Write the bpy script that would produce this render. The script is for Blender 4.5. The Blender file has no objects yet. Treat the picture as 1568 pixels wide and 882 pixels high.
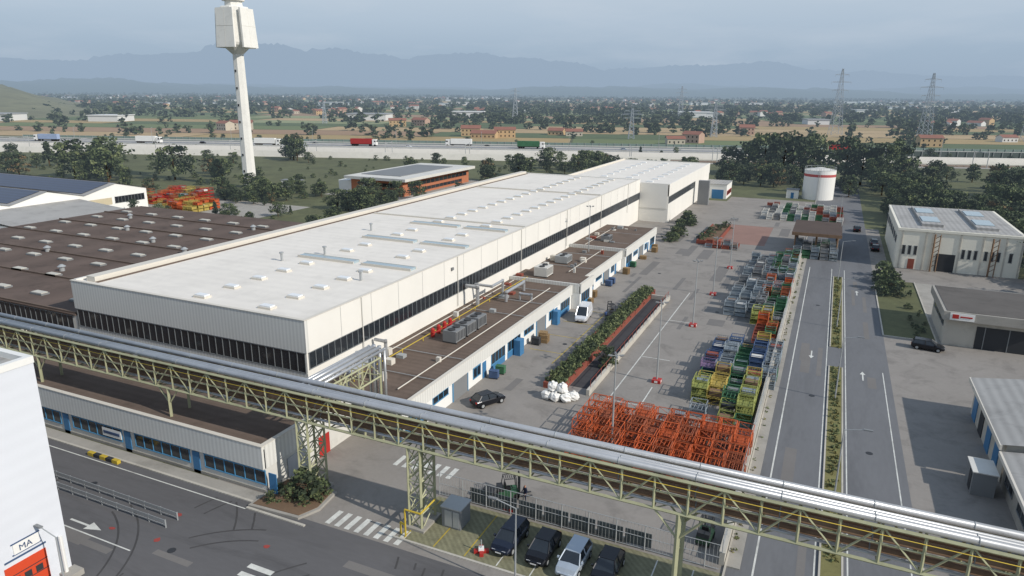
import bpy, math, random
import numpy as np
from mathutils import Matrix, Vector
RND=random.Random(7)
C=bpy.context.scene.collection
# ------------------------------------------------------------------ materials
def lin(c):
    return tuple(((v/255)/12.92 if v/255<=0.04045 else ((v/255+0.055)/1.055)**2.4) for v in c)
MATS={}
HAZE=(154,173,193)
def mat(name,rgb,rough=0.8,metal=0.0,var=0.15,scale=0.6,fine=6.0,ribs=None,ribamt=0.12,bump=0.0,haze=0.0,stain=0.0,spec=0.3,stretch=None):
    """rgb: sRGB surface colour. var: large scale variation. ribs: (axis,period). haze: length scale (m) of the haze painted into the material as emission"""
    if name in MATS: return MATS[name]
    m=bpy.data.materials.new(name); m.use_nodes=True; nt=m.node_tree; N=nt.nodes; L=nt.links
    b=N['Principled BSDF']; b.inputs['Roughness'].default_value=rough; b.inputs['Metallic'].default_value=metal
    b.inputs['Specular IOR Level'].default_value=spec
    g=N.new('ShaderNodeNewGeometry'); pos=g.outputs['Position']
    if stretch:
        mp=N.new('ShaderNodeMapping'); mp.inputs['Scale'].default_value=stretch; L.new(pos,mp.inputs['Vector']); pos2=mp.outputs[0]
    else: pos2=pos
    base=lin(rgb)
    n1=N.new('ShaderNodeTexNoise'); n1.inputs['Scale'].default_value=scale*0.35; n1.inputs['Detail'].default_value=6; n1.inputs['Roughness'].default_value=0.65; L.new(pos2,n1.inputs['Vector'])
    n2=N.new('ShaderNodeTexNoise'); n2.inputs['Scale'].default_value=fine; n2.inputs['Detail'].default_value=3; L.new(pos2,n2.inputs['Vector'])
    def math_(op,a,b_):
        q=N.new('ShaderNodeMath'); q.operation=op
        for i,v in enumerate((a,b_)):
            if v is None: continue
            if hasattr(v,'links'): L.new(v,q.inputs[i])
            else: q.inputs[i].default_value=v
        return q.outputs[0]
    a=math_('MULTIPLY',math_('SUBTRACT',n1.outputs[0],0.5),var*3.2)
    c=math_('MULTIPLY',math_('SUBTRACT',n2.outputs[0],0.5),var*1.3)
    fac=math_('ADD',math_('ADD',a,c),1.0)
    if ribs:
        sp=N.new('ShaderNodeSeparateXYZ'); L.new(pos,sp.inputs[0])
        if ribs[0]=='XY': co=math_('ADD',sp.outputs[0],sp.outputs[1])
        else: co=sp.outputs['XYZ'.index(ribs[0])]
        s=math_('SINE',math_('MULTIPLY',co,2*math.pi/ribs[1]),None)
        fac=math_('MULTIPLY',fac,math_('ADD',math_('MULTIPLY',s,ribamt),1.0))
    if stain>0:
        n3=N.new('ShaderNodeTexNoise'); n3.inputs['Scale'].default_value=0.25; n3.inputs['Detail'].default_value=8; n3.inputs['Roughness'].default_value=.7; n3.inputs['Distortion'].default_value=.6; L.new(pos2,n3.inputs['Vector'])
        cr=N.new('ShaderNodeValToRGB'); cr.color_ramp.elements[0].position=.5; cr.color_ramp.elements[1].position=.66
        cr.color_ramp.elements[0].color=(1,1,1,1); v=1-stain; cr.color_ramp.elements[1].color=(v,v,v,1); L.new(n3.outputs[0],cr.inputs[0])
        fac=math_('MULTIPLY',fac,cr.outputs[0])
    vm=N.new('ShaderNodeVectorMath'); vm.operation='SCALE'; vm.inputs[0].default_value=base; L.new(fac,vm.inputs['Scale'])
    L.new(vm.outputs[0],b.inputs['Base Color'])
    if bump>0:
        bp=N.new('ShaderNodeBump'); bp.inputs['Strength'].default_value=bump; bp.inputs['Distance'].default_value=.05; L.new(n2.outputs[0],bp.inputs['Height']); L.new(bp.outputs[0],b.inputs['Normal'])
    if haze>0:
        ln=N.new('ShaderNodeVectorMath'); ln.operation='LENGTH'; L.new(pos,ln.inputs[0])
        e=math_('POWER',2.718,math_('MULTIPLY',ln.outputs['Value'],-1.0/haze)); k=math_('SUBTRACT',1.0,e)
        em=N.new('ShaderNodeEmission'); em.inputs[0].default_value=(*lin(HAZE),1)  # painted haze: surface glows in haze colour, more with distance from the origin
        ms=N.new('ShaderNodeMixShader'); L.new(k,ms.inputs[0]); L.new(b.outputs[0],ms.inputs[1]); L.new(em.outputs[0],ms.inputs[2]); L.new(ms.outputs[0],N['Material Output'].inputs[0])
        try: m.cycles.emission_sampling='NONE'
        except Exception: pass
    MATS[name]=m; return m
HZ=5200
asph_yard=mat('asphalt_yard',(139,134,128),.9,var=.13,scale=.3,fine=2.5,stain=.22)
asph_road=mat('asphalt_road',(109,110,112),.9,var=.13,scale=.5,fine=3,stain=.16,stretch=(1,.2,1))
asph_dark=mat('asphalt_dark',(96,95,96),.9,var=.14,scale=.6,fine=3,stain=.22,stretch=(.25,1,1))
asph_patch=mat('asphalt_patch',(116,113,110),.9,var=.12,scale=.5)
asph_seal=mat('asphalt_tyre_marks',(72,71,71),.85,var=.25,scale=1.5,fine=3)
concrete=mat('concrete',(158,154,146),.85,var=.14,scale=.8,stain=.2)
concrete_l=mat('concrete_light',(184,179,168),.85,var=.12,scale=.6,stain=.2)
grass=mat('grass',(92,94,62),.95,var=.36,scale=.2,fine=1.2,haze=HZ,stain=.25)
grass_dry=mat('grass_dry',(118,114,74),.95,var=.3,scale=1,fine=4)
soil=mat('soil',(112,92,74),.95,var=.2)
paintw=mat('road_paint',(205,205,198),.7,var=.22,scale=3,fine=9,stain=.3)
painty=mat('yellow_paint',(185,160,60),.7,var=.25,scale=3,stain=.3)
clad_side=mat('cladding_ivory',(226,223,215),.6,var=.035,scale=.3,fine=.8,ribs=('XY',6.0),ribamt=.012)
clad_rib=mat('cladding_ribbed',(210,209,203),.55,var=.05,scale=.3,ribs=('XY',.5),ribamt=.08)
glass=mat('window_glass',(38,44,50),.15,var=.35,scale=2,spec=.7)
mull=mat('window_frame',(120,124,126),.5,var=.05)
bluef=mat('blue_frame',(84,142,180),.5,var=.08)
bluep=mat('blue_panel',(66,118,160),.55,var=.1)
roofw=mat('roof_membrane',(224,218,208),.75,var=.06,scale=.25,fine=.7,ribs=('Y',2.0),ribamt=.016,stain=.08)
roofb=mat('roof_bitumen_brown',(104,90,80),.9,var=.16,scale=.5,fine=1.5,ribs=('Y',1.0),ribamt=.06,stain=.22)
roofd=mat('roof_bitumen_dark',(98,84,76),.9,var=.14,scale=.3,fine=1.5,ribs=('X',9.0),ribamt=.1,stain=.25)
roofg=mat('roof_grey_sheet',(160,158,154),.7,var=.1,scale=.4,ribs=('X',1.0),ribamt=.1,stain=.2)
sky_l=mat('skylight_dome',(226,228,228),.3,var=.04,spec=.5)
sky_g=mat('skylight_glass',(158,174,180),.2,var=.06,spec=.6)
cap=mat('parapet_cap',(208,202,190),.6,var=.06)
steel=mat('galvanised_steel',(165,168,168),.5,.2,var=.08)
pipe_s=mat('pipe_aluminium',(178,180,182),.36,.45,var=.12,scale=2,stain=.12)
pipe_r=mat('pipe_rust_brown',(128,104,84),.7,var=.2,scale=3,stain=.3)
truss_m=mat('truss_paint_pale_green',(166,166,134),.6,var=.14,scale=2,stain=.2)
yel=mat('yellow_metal',(190,165,60),.5,var=.1)
red=mat('red_paint',(170,50,45),.5,var=.12)
redor=mat('red_orange_door',(205,75,45),.5,var=.05)
white=mat('white_paint',(228,227,222),.6,var=.03)
white_d=mat('white_weathered',(205,203,196),.7,var=.07,stain=.12)
darkg=mat('dark_grey',(55,57,60),.6,var=.1)
midg=mat('mid_grey',(125,127,128),.6,var=.1)
black=mat('tyre_black',(25,25,27),.8,var=.1)
orange=mat('orange_steel',(178,86,48),.65,var=.32,scale=2,fine=3,stain=.35)
orange2=mat('orange_steel_faded',(150,84,58),.7,var=.32,scale=2,fine=3,stain=.35)
green=mat('green_steel',(64,106,78),.65,var=.22,scale=2,stain=.25)
lime=mat('lime_steel',(142,148,84),.65,var=.22,scale=2,stain=.25)
yelr=mat('yellow_steel',(172,152,82),.65,var=.22,scale=2,stain=.25)
blue=mat('blue_steel',(66,86,118),.65,var=.22,scale=2,stain=.25)
greyb=mat('blue_grey_steel',(130,140,147),.6,var=.22,scale=2,stain=.25)
purple=mat('purple_cloth',(120,100,130),.7,var=.15)
brick=mat('orange_brick',(172,112,84),.85,var=.12,scale=2)
brickr=mat('red_brick',(135,75,62),.85,var=.15,scale=2)
stucco=mat('cream_stucco',(226,221,206),.8,var=.05,scale=.4,stain=.1)
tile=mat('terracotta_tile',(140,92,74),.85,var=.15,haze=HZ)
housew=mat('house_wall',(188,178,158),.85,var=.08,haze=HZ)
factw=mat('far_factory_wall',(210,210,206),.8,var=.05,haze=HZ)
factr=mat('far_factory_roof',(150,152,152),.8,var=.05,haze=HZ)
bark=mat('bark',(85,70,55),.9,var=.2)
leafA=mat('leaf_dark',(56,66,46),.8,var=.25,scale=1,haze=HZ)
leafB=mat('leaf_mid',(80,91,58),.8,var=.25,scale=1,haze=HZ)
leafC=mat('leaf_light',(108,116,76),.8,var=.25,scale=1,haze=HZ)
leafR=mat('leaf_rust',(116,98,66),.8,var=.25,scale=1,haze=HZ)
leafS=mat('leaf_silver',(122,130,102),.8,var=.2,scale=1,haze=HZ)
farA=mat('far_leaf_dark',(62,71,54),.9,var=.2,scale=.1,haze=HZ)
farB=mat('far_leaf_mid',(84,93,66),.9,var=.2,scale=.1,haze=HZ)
solar=mat('solar_panel',(40,48,72),.3,var=.1,ribs=('Y',1.6),ribamt=.25,spec=.6)
pst=mat('pylon_steel',(150,155,158),.6,haze=3000)

# ------------------------------------------------------------------ builder
class B:
    def __init__(s): s.p={}
    def _g(s,part):
        return s.p.setdefault(part,[[],[],[],[]])
    def add(s,vs,fs,m,part='body'):
        V,F,MI,ML=s._g(part); o=len(V); V.extend(vs)
        if m not in ML: ML.append(m)
        k=ML.index(m)
        for f in fs: F.append([i+o for i in f]); MI.append(k)
    def box(s,x0,x1,y0,y1,z0,z1,m,part='body'):
        if x0>x1:x0,x1=x1,x0
        if y0>y1:y0,y1=y1,y0
        v=[(x0,y0,z0),(x1,y0,z0),(x1,y1,z0),(x0,y1,z0),(x0,y0,z1),(x1,y0,z1),(x1,y1,z1),(x0,y1,z1)]
        s.add(v,[(3,2,1,0),(4,5,6,7),(0,1,5,4),(1,2,6,5),(2,3,7,6),(3,0,4,7)],m,part)
    def sheet(s,x0,x1,y0,y1,z,m,part='body'):
        s.add([(x0,y0,z),(x1,y0,z),(x1,y1,z),(x0,y1,z)],[(0,1,2,3)],m,part)
    def poly(s,pts,m,part='body'):
        s.add([tuple(p) for p in pts],[tuple(range(len(pts)))],m,part)
    def prism(s,pts,z0,z1,m,part='body'):
        n=len(pts); v=[(x,y,z0) for x,y in pts]+[(x,y,z1) for x,y in pts]
        f=[tuple(range(n))[::-1],tuple(range(n,2*n))]+[(i,(i+1)%n,n+(i+1)%n,n+i) for i in range(n)]
        s.add(v,f,m,part)
    def tube(s,p0,p1,r0,m,part='body',r1=None,n=8,caps=True):
        p0=Vector(p0);p1=Vector(p1);r1=r0 if r1 is None else r1
        d=(p1-p0).normalized(); a=d.orthogonal().normalized(); b=d.cross(a)
        ph=math.pi/4 if n==4 else 0
        v=[];
        for p,r in((p0,r0),(p1,r1)):
            for i in range(n):
                t=2*math.pi*i/n+ph; v.append(tuple(p+a*(r*math.cos(t))+b*(r*math.sin(t))))
        f=[(i,(i+1)%n,n+(i+1)%n,n+i) for i in range(n)]
        if caps: f+=[tuple(range(n))[::-1],tuple(range(n,2*n))]
        s.add(v,f,m,part)
    def beam(s,p0,p1,w,m,part='body'): s.tube(p0,p1,w*.707,m,part,n=4)
    def finish(s,name,loc=(0,0,0),rot=0,smooth=(),bevel=0):
        obs=[]
        for part,(V,F,MI,ML) in s.p.items():
            me=bpy.data.meshes.new(name+'_'+part); me.from_pydata(V,[],F)
            for m in ML: me.materials.append(m)
            me.polygons.foreach_set('material_index',MI)
            if part in smooth: me.polygons.foreach_set('use_smooth',[True]*len(F))
            me.update(); ob=bpy.data.objects.new(part,me); C.objects.link(ob); obs.append(ob)
            if bevel:
                bv=ob.modifiers.new('bevel','BEVEL'); bv.width=bevel; bv.segments=2
        if len(obs)==1: top=obs[0]; top.name=name
        else:
            top=bpy.data.objects.new(name,None); C.objects.link(top)
            for o in obs: o.parent=top
        top.location=loc; top.rotation_euler=(0,0,rot)
        return top
# ------------------------------------------------------------------ world, sun, camera
sc=bpy.context.scene
EL=33;AZ=98 # compass from +Y clockwise
w=bpy.data.worlds.new('World'); sc.world=w; w.use_nodes=True; nt=w.node_tree; N=nt.nodes;L=nt.links
bg=N['Background']; st=N.new('ShaderNodeTexSky'); st.sky_type='NISHITA'; st.sun_disc=False; st.sun_elevation=math.radians(EL); st.sun_rotation=math.radians(AZ)
st.air_density=1.2; st.dust_density=1.5; st.ozone_density=1.5; st.altitude=200
tc=N.new('ShaderNodeTexCoord'); mp=N.new('ShaderNodeMapping'); mp.inputs['Scale'].default_value=(2.2,2.2,11); L.new(tc.outputs['Generated'],mp.inputs['Vector'])
nz=N.new('ShaderNodeTexNoise'); nz.inputs['Scale'].default_value=1.8; nz.inputs['Detail'].default_value=7; nz.inputs['Roughness'].default_value=.55; L.new(mp.outputs[0],nz.inputs['Vector'])
sp=N.new('ShaderNodeSeparateXYZ'); L.new(tc.outputs['Generated'],sp.inputs[0])
gr=N.new('ShaderNodeValToRGB'); L.new(sp.outputs[2],gr.inputs[0])
E=gr.color_ramp.elements; E[0].position=0.0; E[0].color=(*lin((152,172,194)),1); E[1].position=.6; E[1].color=(.30,.40,.56,1)
for p_,c_ in ((.05,(160,180,201)),(.09,(176,193,211)),(.14,(190,204,218))):
    q=E.new(p_); q.color=(*lin(c_),1)
sc1=N.new('ShaderNodeVectorMath'); sc1.operation='SCALE'; L.new(gr.outputs[0],sc1.inputs[0]); sc1.inputs['Scale'].default_value=10.2
cr=N.new('ShaderNodeValToRGB'); cr.color_ramp.elements[0].position=.46; cr.color_ramp.elements[0].color=(0,0,0,1); cr.color_ramp.elements[1].position=.78; cr.color_ramp.elements[1].color=(.4,.4,.4,1); L.new(nz.outputs[0],cr.inputs[0])
mx0=N.new('ShaderNodeMix'); mx0.data_type='RGBA'; mx0.inputs[0].default_value=.94; L.new(st.outputs[0],mx0.inputs[6]); L.new(sc1.outputs[0],mx0.inputs[7])
mx=N.new('ShaderNodeMix'); mx.data_type='RGBA'; L.new(cr.outputs[0],mx.inputs[0]); L.new(mx0.outputs[2],mx.inputs[6]); mx.inputs[7].default_value=(5.9,6.5,7.3,1)
L.new(mx.outputs[2],bg.inputs[0]); bg.inputs[1].default_value=.1
sun=bpy.data.lights.new('sun','SUN'); sun.energy=3.8; sun.angle=math.radians(.6); sun.color=(1,.94,.86)
so=bpy.data.objects.new('sun',sun); C.objects.link(so)
e=math.radians(EL);a=math.radians(AZ); ts=Vector((math.sin(a)*math.cos(e),math.cos(a)*math.cos(e),math.sin(e)))
so.rotation_euler=ts.to_track_quat('Z','Y').to_euler(); so.location=(100,0,200)
cam=bpy.data.cameras.new('camera'); co=bpy.data.objects.new('camera',cam); C.objects.link(co); sc.camera=co
cam.sensor_width=36; cam.lens=1070/1568*36; cam.clip_end=200000; cam.clip_start=.5
R=Matrix.Rotation(math.radians(24.37),4,'Z')@Matrix.Rotation(math.radians(90-15.71),4,'X')@Matrix.Rotation(math.radians(0.458),4,'Z')
co.matrix_world=Matrix.Translation((0,0,36))@R
sc.view_settings.view_transform='Standard'; sc.view_settings.look='None'; sc.view_settings.exposure=0

# ------------------------------------------------------------------ ground
def gradedgrid(name,m):
    a=[0,25,50,100,200,400,800,1600,3200,8000,20000,60000]; xs=sorted(set([-v for v in a]+a))
    V=[(x,y,0) for y in xs for x in xs]; n=len(xs)
    F=[(j*n+i,j*n+i+1,(j+1)*n+i+1,(j+1)*n+i) for j in range(n-1) for i in range(n-1)]
    me=bpy.data.meshes.new(name); me.from_pydata(V,[],F); me.materials.append(m); o=bpy.data.objects.new(name,me); C.objects.link(o)
gradedgrid('ground',grass)
U=Vector((math.cos(math.radians(18.5)),math.sin(math.radians(18.5)),0)); Vp=Vector((-U.y,U.x,0)); P0=Vector((-230,417,0))
def hw(u,v,z=0): 
    p=P0+U*u+Vp*v; return (p.x,p.y,z)
def strip(b,u0,u1,v0,v1,z,m,part='body'): b.poly([hw(u0,v0,z),hw(u1,v0,z),hw(u1,v1,z),hw(u0,v1,z)],m,part)
b=B()
b.sheet(-50,-3.9,41,250,.02,asph_yard); b.sheet(-32,-3.9,250,262,.02,asph_yard); b.finish('factory_yard_pavement')
b=B(); b.sheet(-3.9,10.2,20,330,.024,asph_road); b.finish('access_road')
b=B(); b.sheet(10.2,60,20,117,.02,asph_yard); b.sheet(10.2,13.5,155,215,.02,asph_yard); b.sheet(13.5,60,155,168,.02,asph_yard); b.sheet(17.5,60,117,155,.02,concrete); b.finish('side_yard_pavement')
b=B(); b.sheet(-140,-3.9,-20,41,.028,asph_dark); b.finish('foreground_road')
b=B(); b.sheet(-170,-88,42,125,.02,asph_yard); b.sheet(-205,-150,121,175,.02,concrete); b.sheet(-195,-158,56,121,.022,concrete); b.sheet(-165,-128,200,262,.02,concrete); b.finish('works_pavement')
b=B()
for i in range(34):
    x=RND.uniform(-36,-8);y=RND.uniform(62,230);w_=RND.uniform(.6,2.6);l=RND.uniform(2,14)
    if -31<x<-22 and 66<y<126: continue
    b.sheet(x,x+w_,y,y+l,.026+i*.0002,asph_patch)
for i in range(12):
    y=RND.uniform(26,39);x=RND.uniform(-80,-10); b.sheet(x,x+RND.uniform(3,14),y,y+RND.uniform(.5,1.4),.031+i*.0002,asph_patch)
for i in range(10):
    x=RND.choice((RND.uniform(-1.5,1.5),RND.uniform(5,8)));y=RND.uniform(45,150); b.sheet(x,x+RND.uniform(.5,1.2),y,y+RND.uniform(3,14),.027+i*.0002,asph_patch)
b.finish('asphalt_repair_patches')
b=B()
def arcmark(cx,cy,r,a0,da,zz,wd=.16):
    n=14; da/=n
    for rr in (r,r+1.5):
        for k in range(n):
            t0=a0+k*da;t1=t0+da
            q=[(cx+math.cos(t)*q_,cy+math.sin(t)*q_,zz) for t,q_ in((t0,rr),(t0,rr+wd),(t1,rr+wd),(t1,rr))]
            if all(p[1]<40.5 and -130<p[0]<-5 for p in q): b.poly(q[::-1],asph_seal)
for i in range(24):
    cx,cy=(RND.uniform(-60,-25),RND.uniform(22,36)) if i<14 else (RND.uniform(-30,-6),RND.uniform(20,32))
    arcmark(cx,cy,RND.uniform(7,18),RND.uniform(0,6.28),RND.uniform(.5,1.1),.0335+i*.0001)
b.finish('tyre_marks')
b=B(); b.sheet(-27,-13,178,205,.036,mat('red_block_paving',(140,112,102),.9,var=.15)); b.finish('block_paving')
b=B(); b.sheet(-29.5,-3.9,42.2,49.0,.03,mat('permeable_paving',(124,122,98),.9,var=.3,scale=3,fine=5,ribs=('XY',.6),ribamt=.1)); 
b.finish('parking_bay_paving')
b=B()
for x,y in ((-15,118),(-33,92),(-12,70.2),(-30,140),(-60,37),(-45,33),(1,88),(7,75),(0.5,130),(-20,56),(-34,60)):
    b.prism([(x+.35*math.cos(i*.524),y+.35*math.sin(i*.524)) for i in range(12)],.03,.045,darkg)
b.finish('manhole_covers')
b=B()
b.box(-140,-44.0,40.9,41.15,0,.14,concrete_l); b.box(-44,-37.5,40.0,40.25,0,.14,concrete_l)
b.box(-29.8,-3.9,42.0,42.2,0,.12,concrete_l); b.box(-4.05,-3.9,20,330,0,.16,concrete_l)
b.box(10.1,10.3,20,60,0,.14,concrete_l); b.box(10.1,10.3,117,155,0,.14,concrete_l); b.box(17.3,17.5,117,155,0,.14,concrete_l); b.box(10.3,17.3,116.9,117.1,0,.14,concrete_l)
b.finish('kerb')
b=B(); b.sheet(-140,-44,41.15,42.4,.13,concrete); b.finish('pavement')
b=B()
for y0,y1 in ((30,99.5),(108,153)):
    b.box(2.7,2.85,y0,y1,0,.15,concrete_l,'kerbs'); b.box(4.35,4.5,y0,y1,0,.15,concrete_l,'kerbs'); b.box(2.85,4.35,y0+.02,y1-.02,0,.13,grass_dry,'grass_strip')
b.finish('road_median')
b=B(); z=.036
b.sheet(-2.0,-1.85,20,160,z,paintw); b.sheet(9.3,9.42,20,100,z,paintw)
b.sheet(2.35,2.47,20,160,z,paintw);b.sheet(4.75,4.87,20,160,z,paintw)
def arrow(x,y,d,z=.038):
    b.sheet(x-.09,x+.09,min(y,y+2.2*d),max(y,y+2.2*d),z,paintw); b.poly([(x-.35,y+2.2*d,z),(x+.35,y+2.2*d,z),(x,y+3.3*d,z)][::d],paintw)
arrow(.4,105,-1);arrow(.2,50,-1);arrow(1.6,46,-1); arrow(6.9,96,1); arrow(6.9,140,1)
b.sheet(-21.6,-21.45,76,128,z,paintw); b.sheet(-21.6,-17.5,76,76.15,z,paintw); b.sheet(-21.6,-17.5,92,92.15,z,paintw); b.sheet(-21.6,-17.5,110,110.15,z,paintw); b.sheet(-17.6,-17.45,76,82,z,paintw)
for yy in (88,95,102,109): b.sheet(-37,-32,yy,yy+.12,z,painty)
b.sheet(-32,-31.88,84,112,z,painty)
for i in range(8): x=-36.3+i*1.0; b.sheet(x,x+.5,41.3,43.3,.034,paintw)
for i in range(7): x=-36.5+i*1.0; b.sheet(x,x+.5,52,54,.034,paintw)
for i in range(6): y=29+i*1.0; b.sheet(-38.0,-35.6,y,y+.5,.038,paintw)
b.sheet(-62,-48,31.5,31.62,.038,paintw)
b.sheet(-100,-44,39.9,40.02,.038,paintw)
b.sheet(-56.5,-54.2,32.3,32.5,.038,paintw); b.poly([(-54.2,31.9,.038),(-52.6,32.4,.038),(-54.2,32.9,.038)],paintw)
for i in range(9): x=-29+i*2.85; b.sheet(x,x+.1,42.4,48.5,.036,painty if i<3 else paintw)
b.finish('road_markings')
# ------------------------------------------------------------------ main hall
def strip_windows(b,axis,c,s0,s1,z0,z1,step=1.1,out=1,fm=mull,gm=glass):
    """window band on wall plane axis=c, extends s0..s1, out = normal sign"""
    o=.04*out; q=.09*out
    def bx(a0,a1,za,zb,d,m,part):
        if axis=='x': b.box(c,c+d,a0,a1,za,zb,m,part)
        else: b.box(a0,a1,c,c+d,za,zb,m,part)
    bx(s0,s1,z0,z1,o,gm,'windows')
    n=max(1,int((s1-s0)/step))
    for i in range(n+1):
        t=s0+(s1-s0)*i/n; bx(t-.04,t+.04,z0,z1,q,fm,'window_frames')
    bx(s0-.06,s1+.06,z1,z1+.1,q*1.2,fm,'window_frames')
    bx(s0-.06,s1+.06,z0-.1,z0,q*1.2,fm,'window_frames')
b=B()
b.box(-88,-50,56,199,0,11.7,clad_side,'walls')
b.box(-87.6,-50.4,56.4,198.6,11.7,11.78,roofw,'roof')
b.box(-88.12,-49.88,55.88,56.35,8.25,12,clad_rib,'fascia')
b.box(-50.35,-49.88,56.35,199,8.25,12.0,clad_side,'fascia'); b.box(-88.12,-50.35,198.7,199.1,8.25,12,clad_side,'fascia')
b.box(-88.12,-87.7,56.35,198.7,8.25,12.1,clad_side,'fascia')
b.box(-86.8,-85.2,57.2,198,11.78,12.5,cap,'roof_beam'); b.box(-85.2,-84.6,57.2,198,11.78,11.86,roofb,'roof_beam')
b.box(-88.2,-49.82,55.82,56.3,12,12.07,cap,'parapet_cap'); b.box(-50.3,-49.82,56.3,199,12,12.07,cap,'parapet_cap')
b.box(-84,-50.4,117,117.4,11.78,12.05,cap,'roof_beam'); b.box(-84,-50.4,163,163.4,11.78,12.1,cap,'roof_beam')
b.box(-88,-49.95,55.94,56,4.5,5.8,clad_rib,'lower_cladding')
strip_windows(b,'x',-50,56.3,199,6.3,8.15); strip_windows(b,'y',56,-87.8,-50.2,5.9,8.15,out=-1)
rows=[80,96,111]
for y in rows:
    for x0,x1 in ((-71.5,-61.5),(-60,-51.8)): b.box(x0,x1,y,y+1.4,11.78,12.1,sky_g,'skylights'); b.box(x0-.1,x1+.1,y-.1,y,11.78,12.15,cap,'skylights'); b.box(x0-.1,x1+.1,y+1.4,y+1.5,11.78,12.15,cap,'skylights')
yy=58.3
while yy<195:
    if all(abs(yy-r-1)>2.4 for r in rows):
        for x in (-67.5,-57.3): b.box(x-.95,x+.95,yy-.55,yy+.55,11.78,12.02,cap,'skylights'); b.box(x-.8,x+.8,yy-.42,yy+.42,12.02,12.17,sky_l,'skylights')
    yy+=4.7
for x,y in ((-72,77),(-69,83),(-74,102),(-55,73)):
    b.tube((x,y,11.7),(x,y,12.9),.18,steel,'vents'); b.tube((x,y,12.9),(x,y,13.1),.32,steel,'vents')
for y in range(62,199,6): b.box(-49.885,-49.87,y,y+.05,8.25,12,midg,'joints')
for y in (66,90,114,138,162,186): b.tube((-49.8,y,4.3),(-49.8,y,12),.07,white_d,'downpipes')
b.box(-49.87,-49.6,88,88.5,10.3,10.7,midg,'siren')
b.finish('factory_hall')
b=B()
b.box(-74,-41.5,199.15,268,0,10.8,clad_side,'walls'); b.box(-73.6,-41.9,199.5,267.6,10.8,10.86,roofw,'roof')
b.box(-41.8,-41.38,199.15,268,7.6,11.1,clad_side,'fascia'); b.box(-74,-41.8,267.7,268.1,7.6,11.1,clad_side,'fascia'); b.box(-74.2,-73.7,199.1,267.7,7.6,11.4,cap,'fascia')
b.box(-49.8,-41.8,199.02,199.14,4,11.1,clad_side,'fascia')
strip_windows(b,'x',-41.5,199.3,240,5.6,7.4)
yy=203
while yy<265:
    for x in (-64,-56,-48): b.box(x-.9,x+.9,yy-.5,yy+.5,10.86,11.2,sky_l,'skylights')
    yy+=7
b.box(-40,-36.5,238,240,0,8,midg,'gable_mast')
b.finish('rear_factory_hall')
b=B(); b.box(-41.3,-33,255,268,0,5,white,'walls'); b.box(-41.3,-32.8,254.8,268.2,5,5.15,roofg,'roof'); strip_windows(b,'x',-33,256,267,1.2,2.6,fm=red); b.box(-38,-34,254.95,255,0,3.2,bluep,'door'); b.finish('end_annex_building')
b=B()
def annex(y0,y1,xo,zt,roofm=roofb):
    b.box(-49.85,xo-.2,y0,y1,0,zt-.35,white,'walls'); b.box(-49.8,xo-.35,y0+.3,y1-.05,zt-.35,zt-.28,roofm,'roof')
    b.box(xo-.34,xo,y0,y1,zt-1.65,zt,clad_rib,'fascia'); b.box(-49.8,xo-.34,y0-.02,y0+.3,zt-1.65,zt,clad_rib,'fascia')
    b.box(xo-.42,xo+.06,y0-.03,y1,zt,zt+.06,cap,'cap')
    y=y0+.8; k=0
    while y<y1-5:
        k+=1; t=(k*7)%5
        if t in(0,2): strip_windows(b,'x',xo-.2,y,y+4.2,1.0,zt-1.75,step=1.05,fm=bluef); b.box(xo-.2,xo-.15,y-.1,y+4.3,0,.88,bluep,'panels')
        elif t==1: b.box(xo-.2,xo-.13,y,y+3.6,0,zt-1.75,midg,'doors'); b.box(xo-.2,xo-.08,y-.15,y,0,zt-1.7,bluef,'doors'); b.box(xo-.2,xo-.08,y+3.6,y+3.75,0,zt-1.7,bluef,'doors')
        elif t==3: strip_windows(b,'x',xo-.2,y,y+2,1.0,2.3,step=1,fm=bluef); b.box(xo-.2,xo-.12,y+2.6,y+3.6,0,2.2,bluep,'doors')
        else: strip_windows(b,'x',xo-.2,y+.5,y+4,1.6,2.4,step=.9,fm=bluef)
        y+=5.2
annex(56.2,109,-38,4.2); annex(109.1,116,-36.5,4.5); annex(116.1,140,-38,4.0); annex(140.1,167.4,-37.2,4.4)
b.box(-38,-37,84.6,86,0,2.3,bluep,'porch'); b.box(-38,-37.1,99.6,100.8,0,2.3,bluep,'porch')
b.box(-44,-38.6,56.0,56.17,.1,3.4,midg,'sliding_gate'); b.box(-38.7,-38.1,55.95,56.15,0,2.4,bluef,'sliding_gate')
for i in range(40):
    y=RND.uniform(60,164); x=RND.uniform(-48.8,-39.6); s=RND.uniform(.2,.7); zt=3.88
    if abs(y-80)<6: continue
    b.box(x-s,x+s,y-s*.8,y+s*.8,zt-.3,zt+RND.uniform(.3,.9),RND.choice((steel,white_d,midg,cap,brickr)),'roof_fixtures')
for x,y0,y1 in ((-41,60,106),(-48.6,60,108),(-42,118,139),(-47,142,165)): b.tube((x,y0,4.12),(x,y1,4.12),.07,cap,'roof_conduits')
for y in (64,71,90,97,104,122,133,147,158): b.tube((-49,y,4.1),(-38.6,y,4.1),.05,steel,'roof_conduits')
b.finish('side_annex_building')
b=B()
b.box(-140,-44,42.7,55.8,0,4.5,white_d,'walls'); b.box(-140,-44.4,42.9,55.8,4.5,4.58,roofb,'roof')
b.box(-140,-44,42.45,42.8,2.55,4.85,clad_rib,'fascia'); b.box(-44.35,-43.95,42.8,55.8,2.55,4.85,clad_rib,'fascia'); b.box(-140,-43.9,42.4,42.85,4.85,4.92,cap,'cap'); b.box(-44.4,-43.9,42.85,55.8,4.85,4.92,cap,'cap')
x=-138
while x<-46:
    strip_windows(b,'y',42.7,x,x+7.6,1.0,2.3,step=1.25,out=-1,fm=bluef); b.box(x+8,x+8.9,42.62,42.7,0,2.3,bluep,'doors'); x+=9.6
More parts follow.
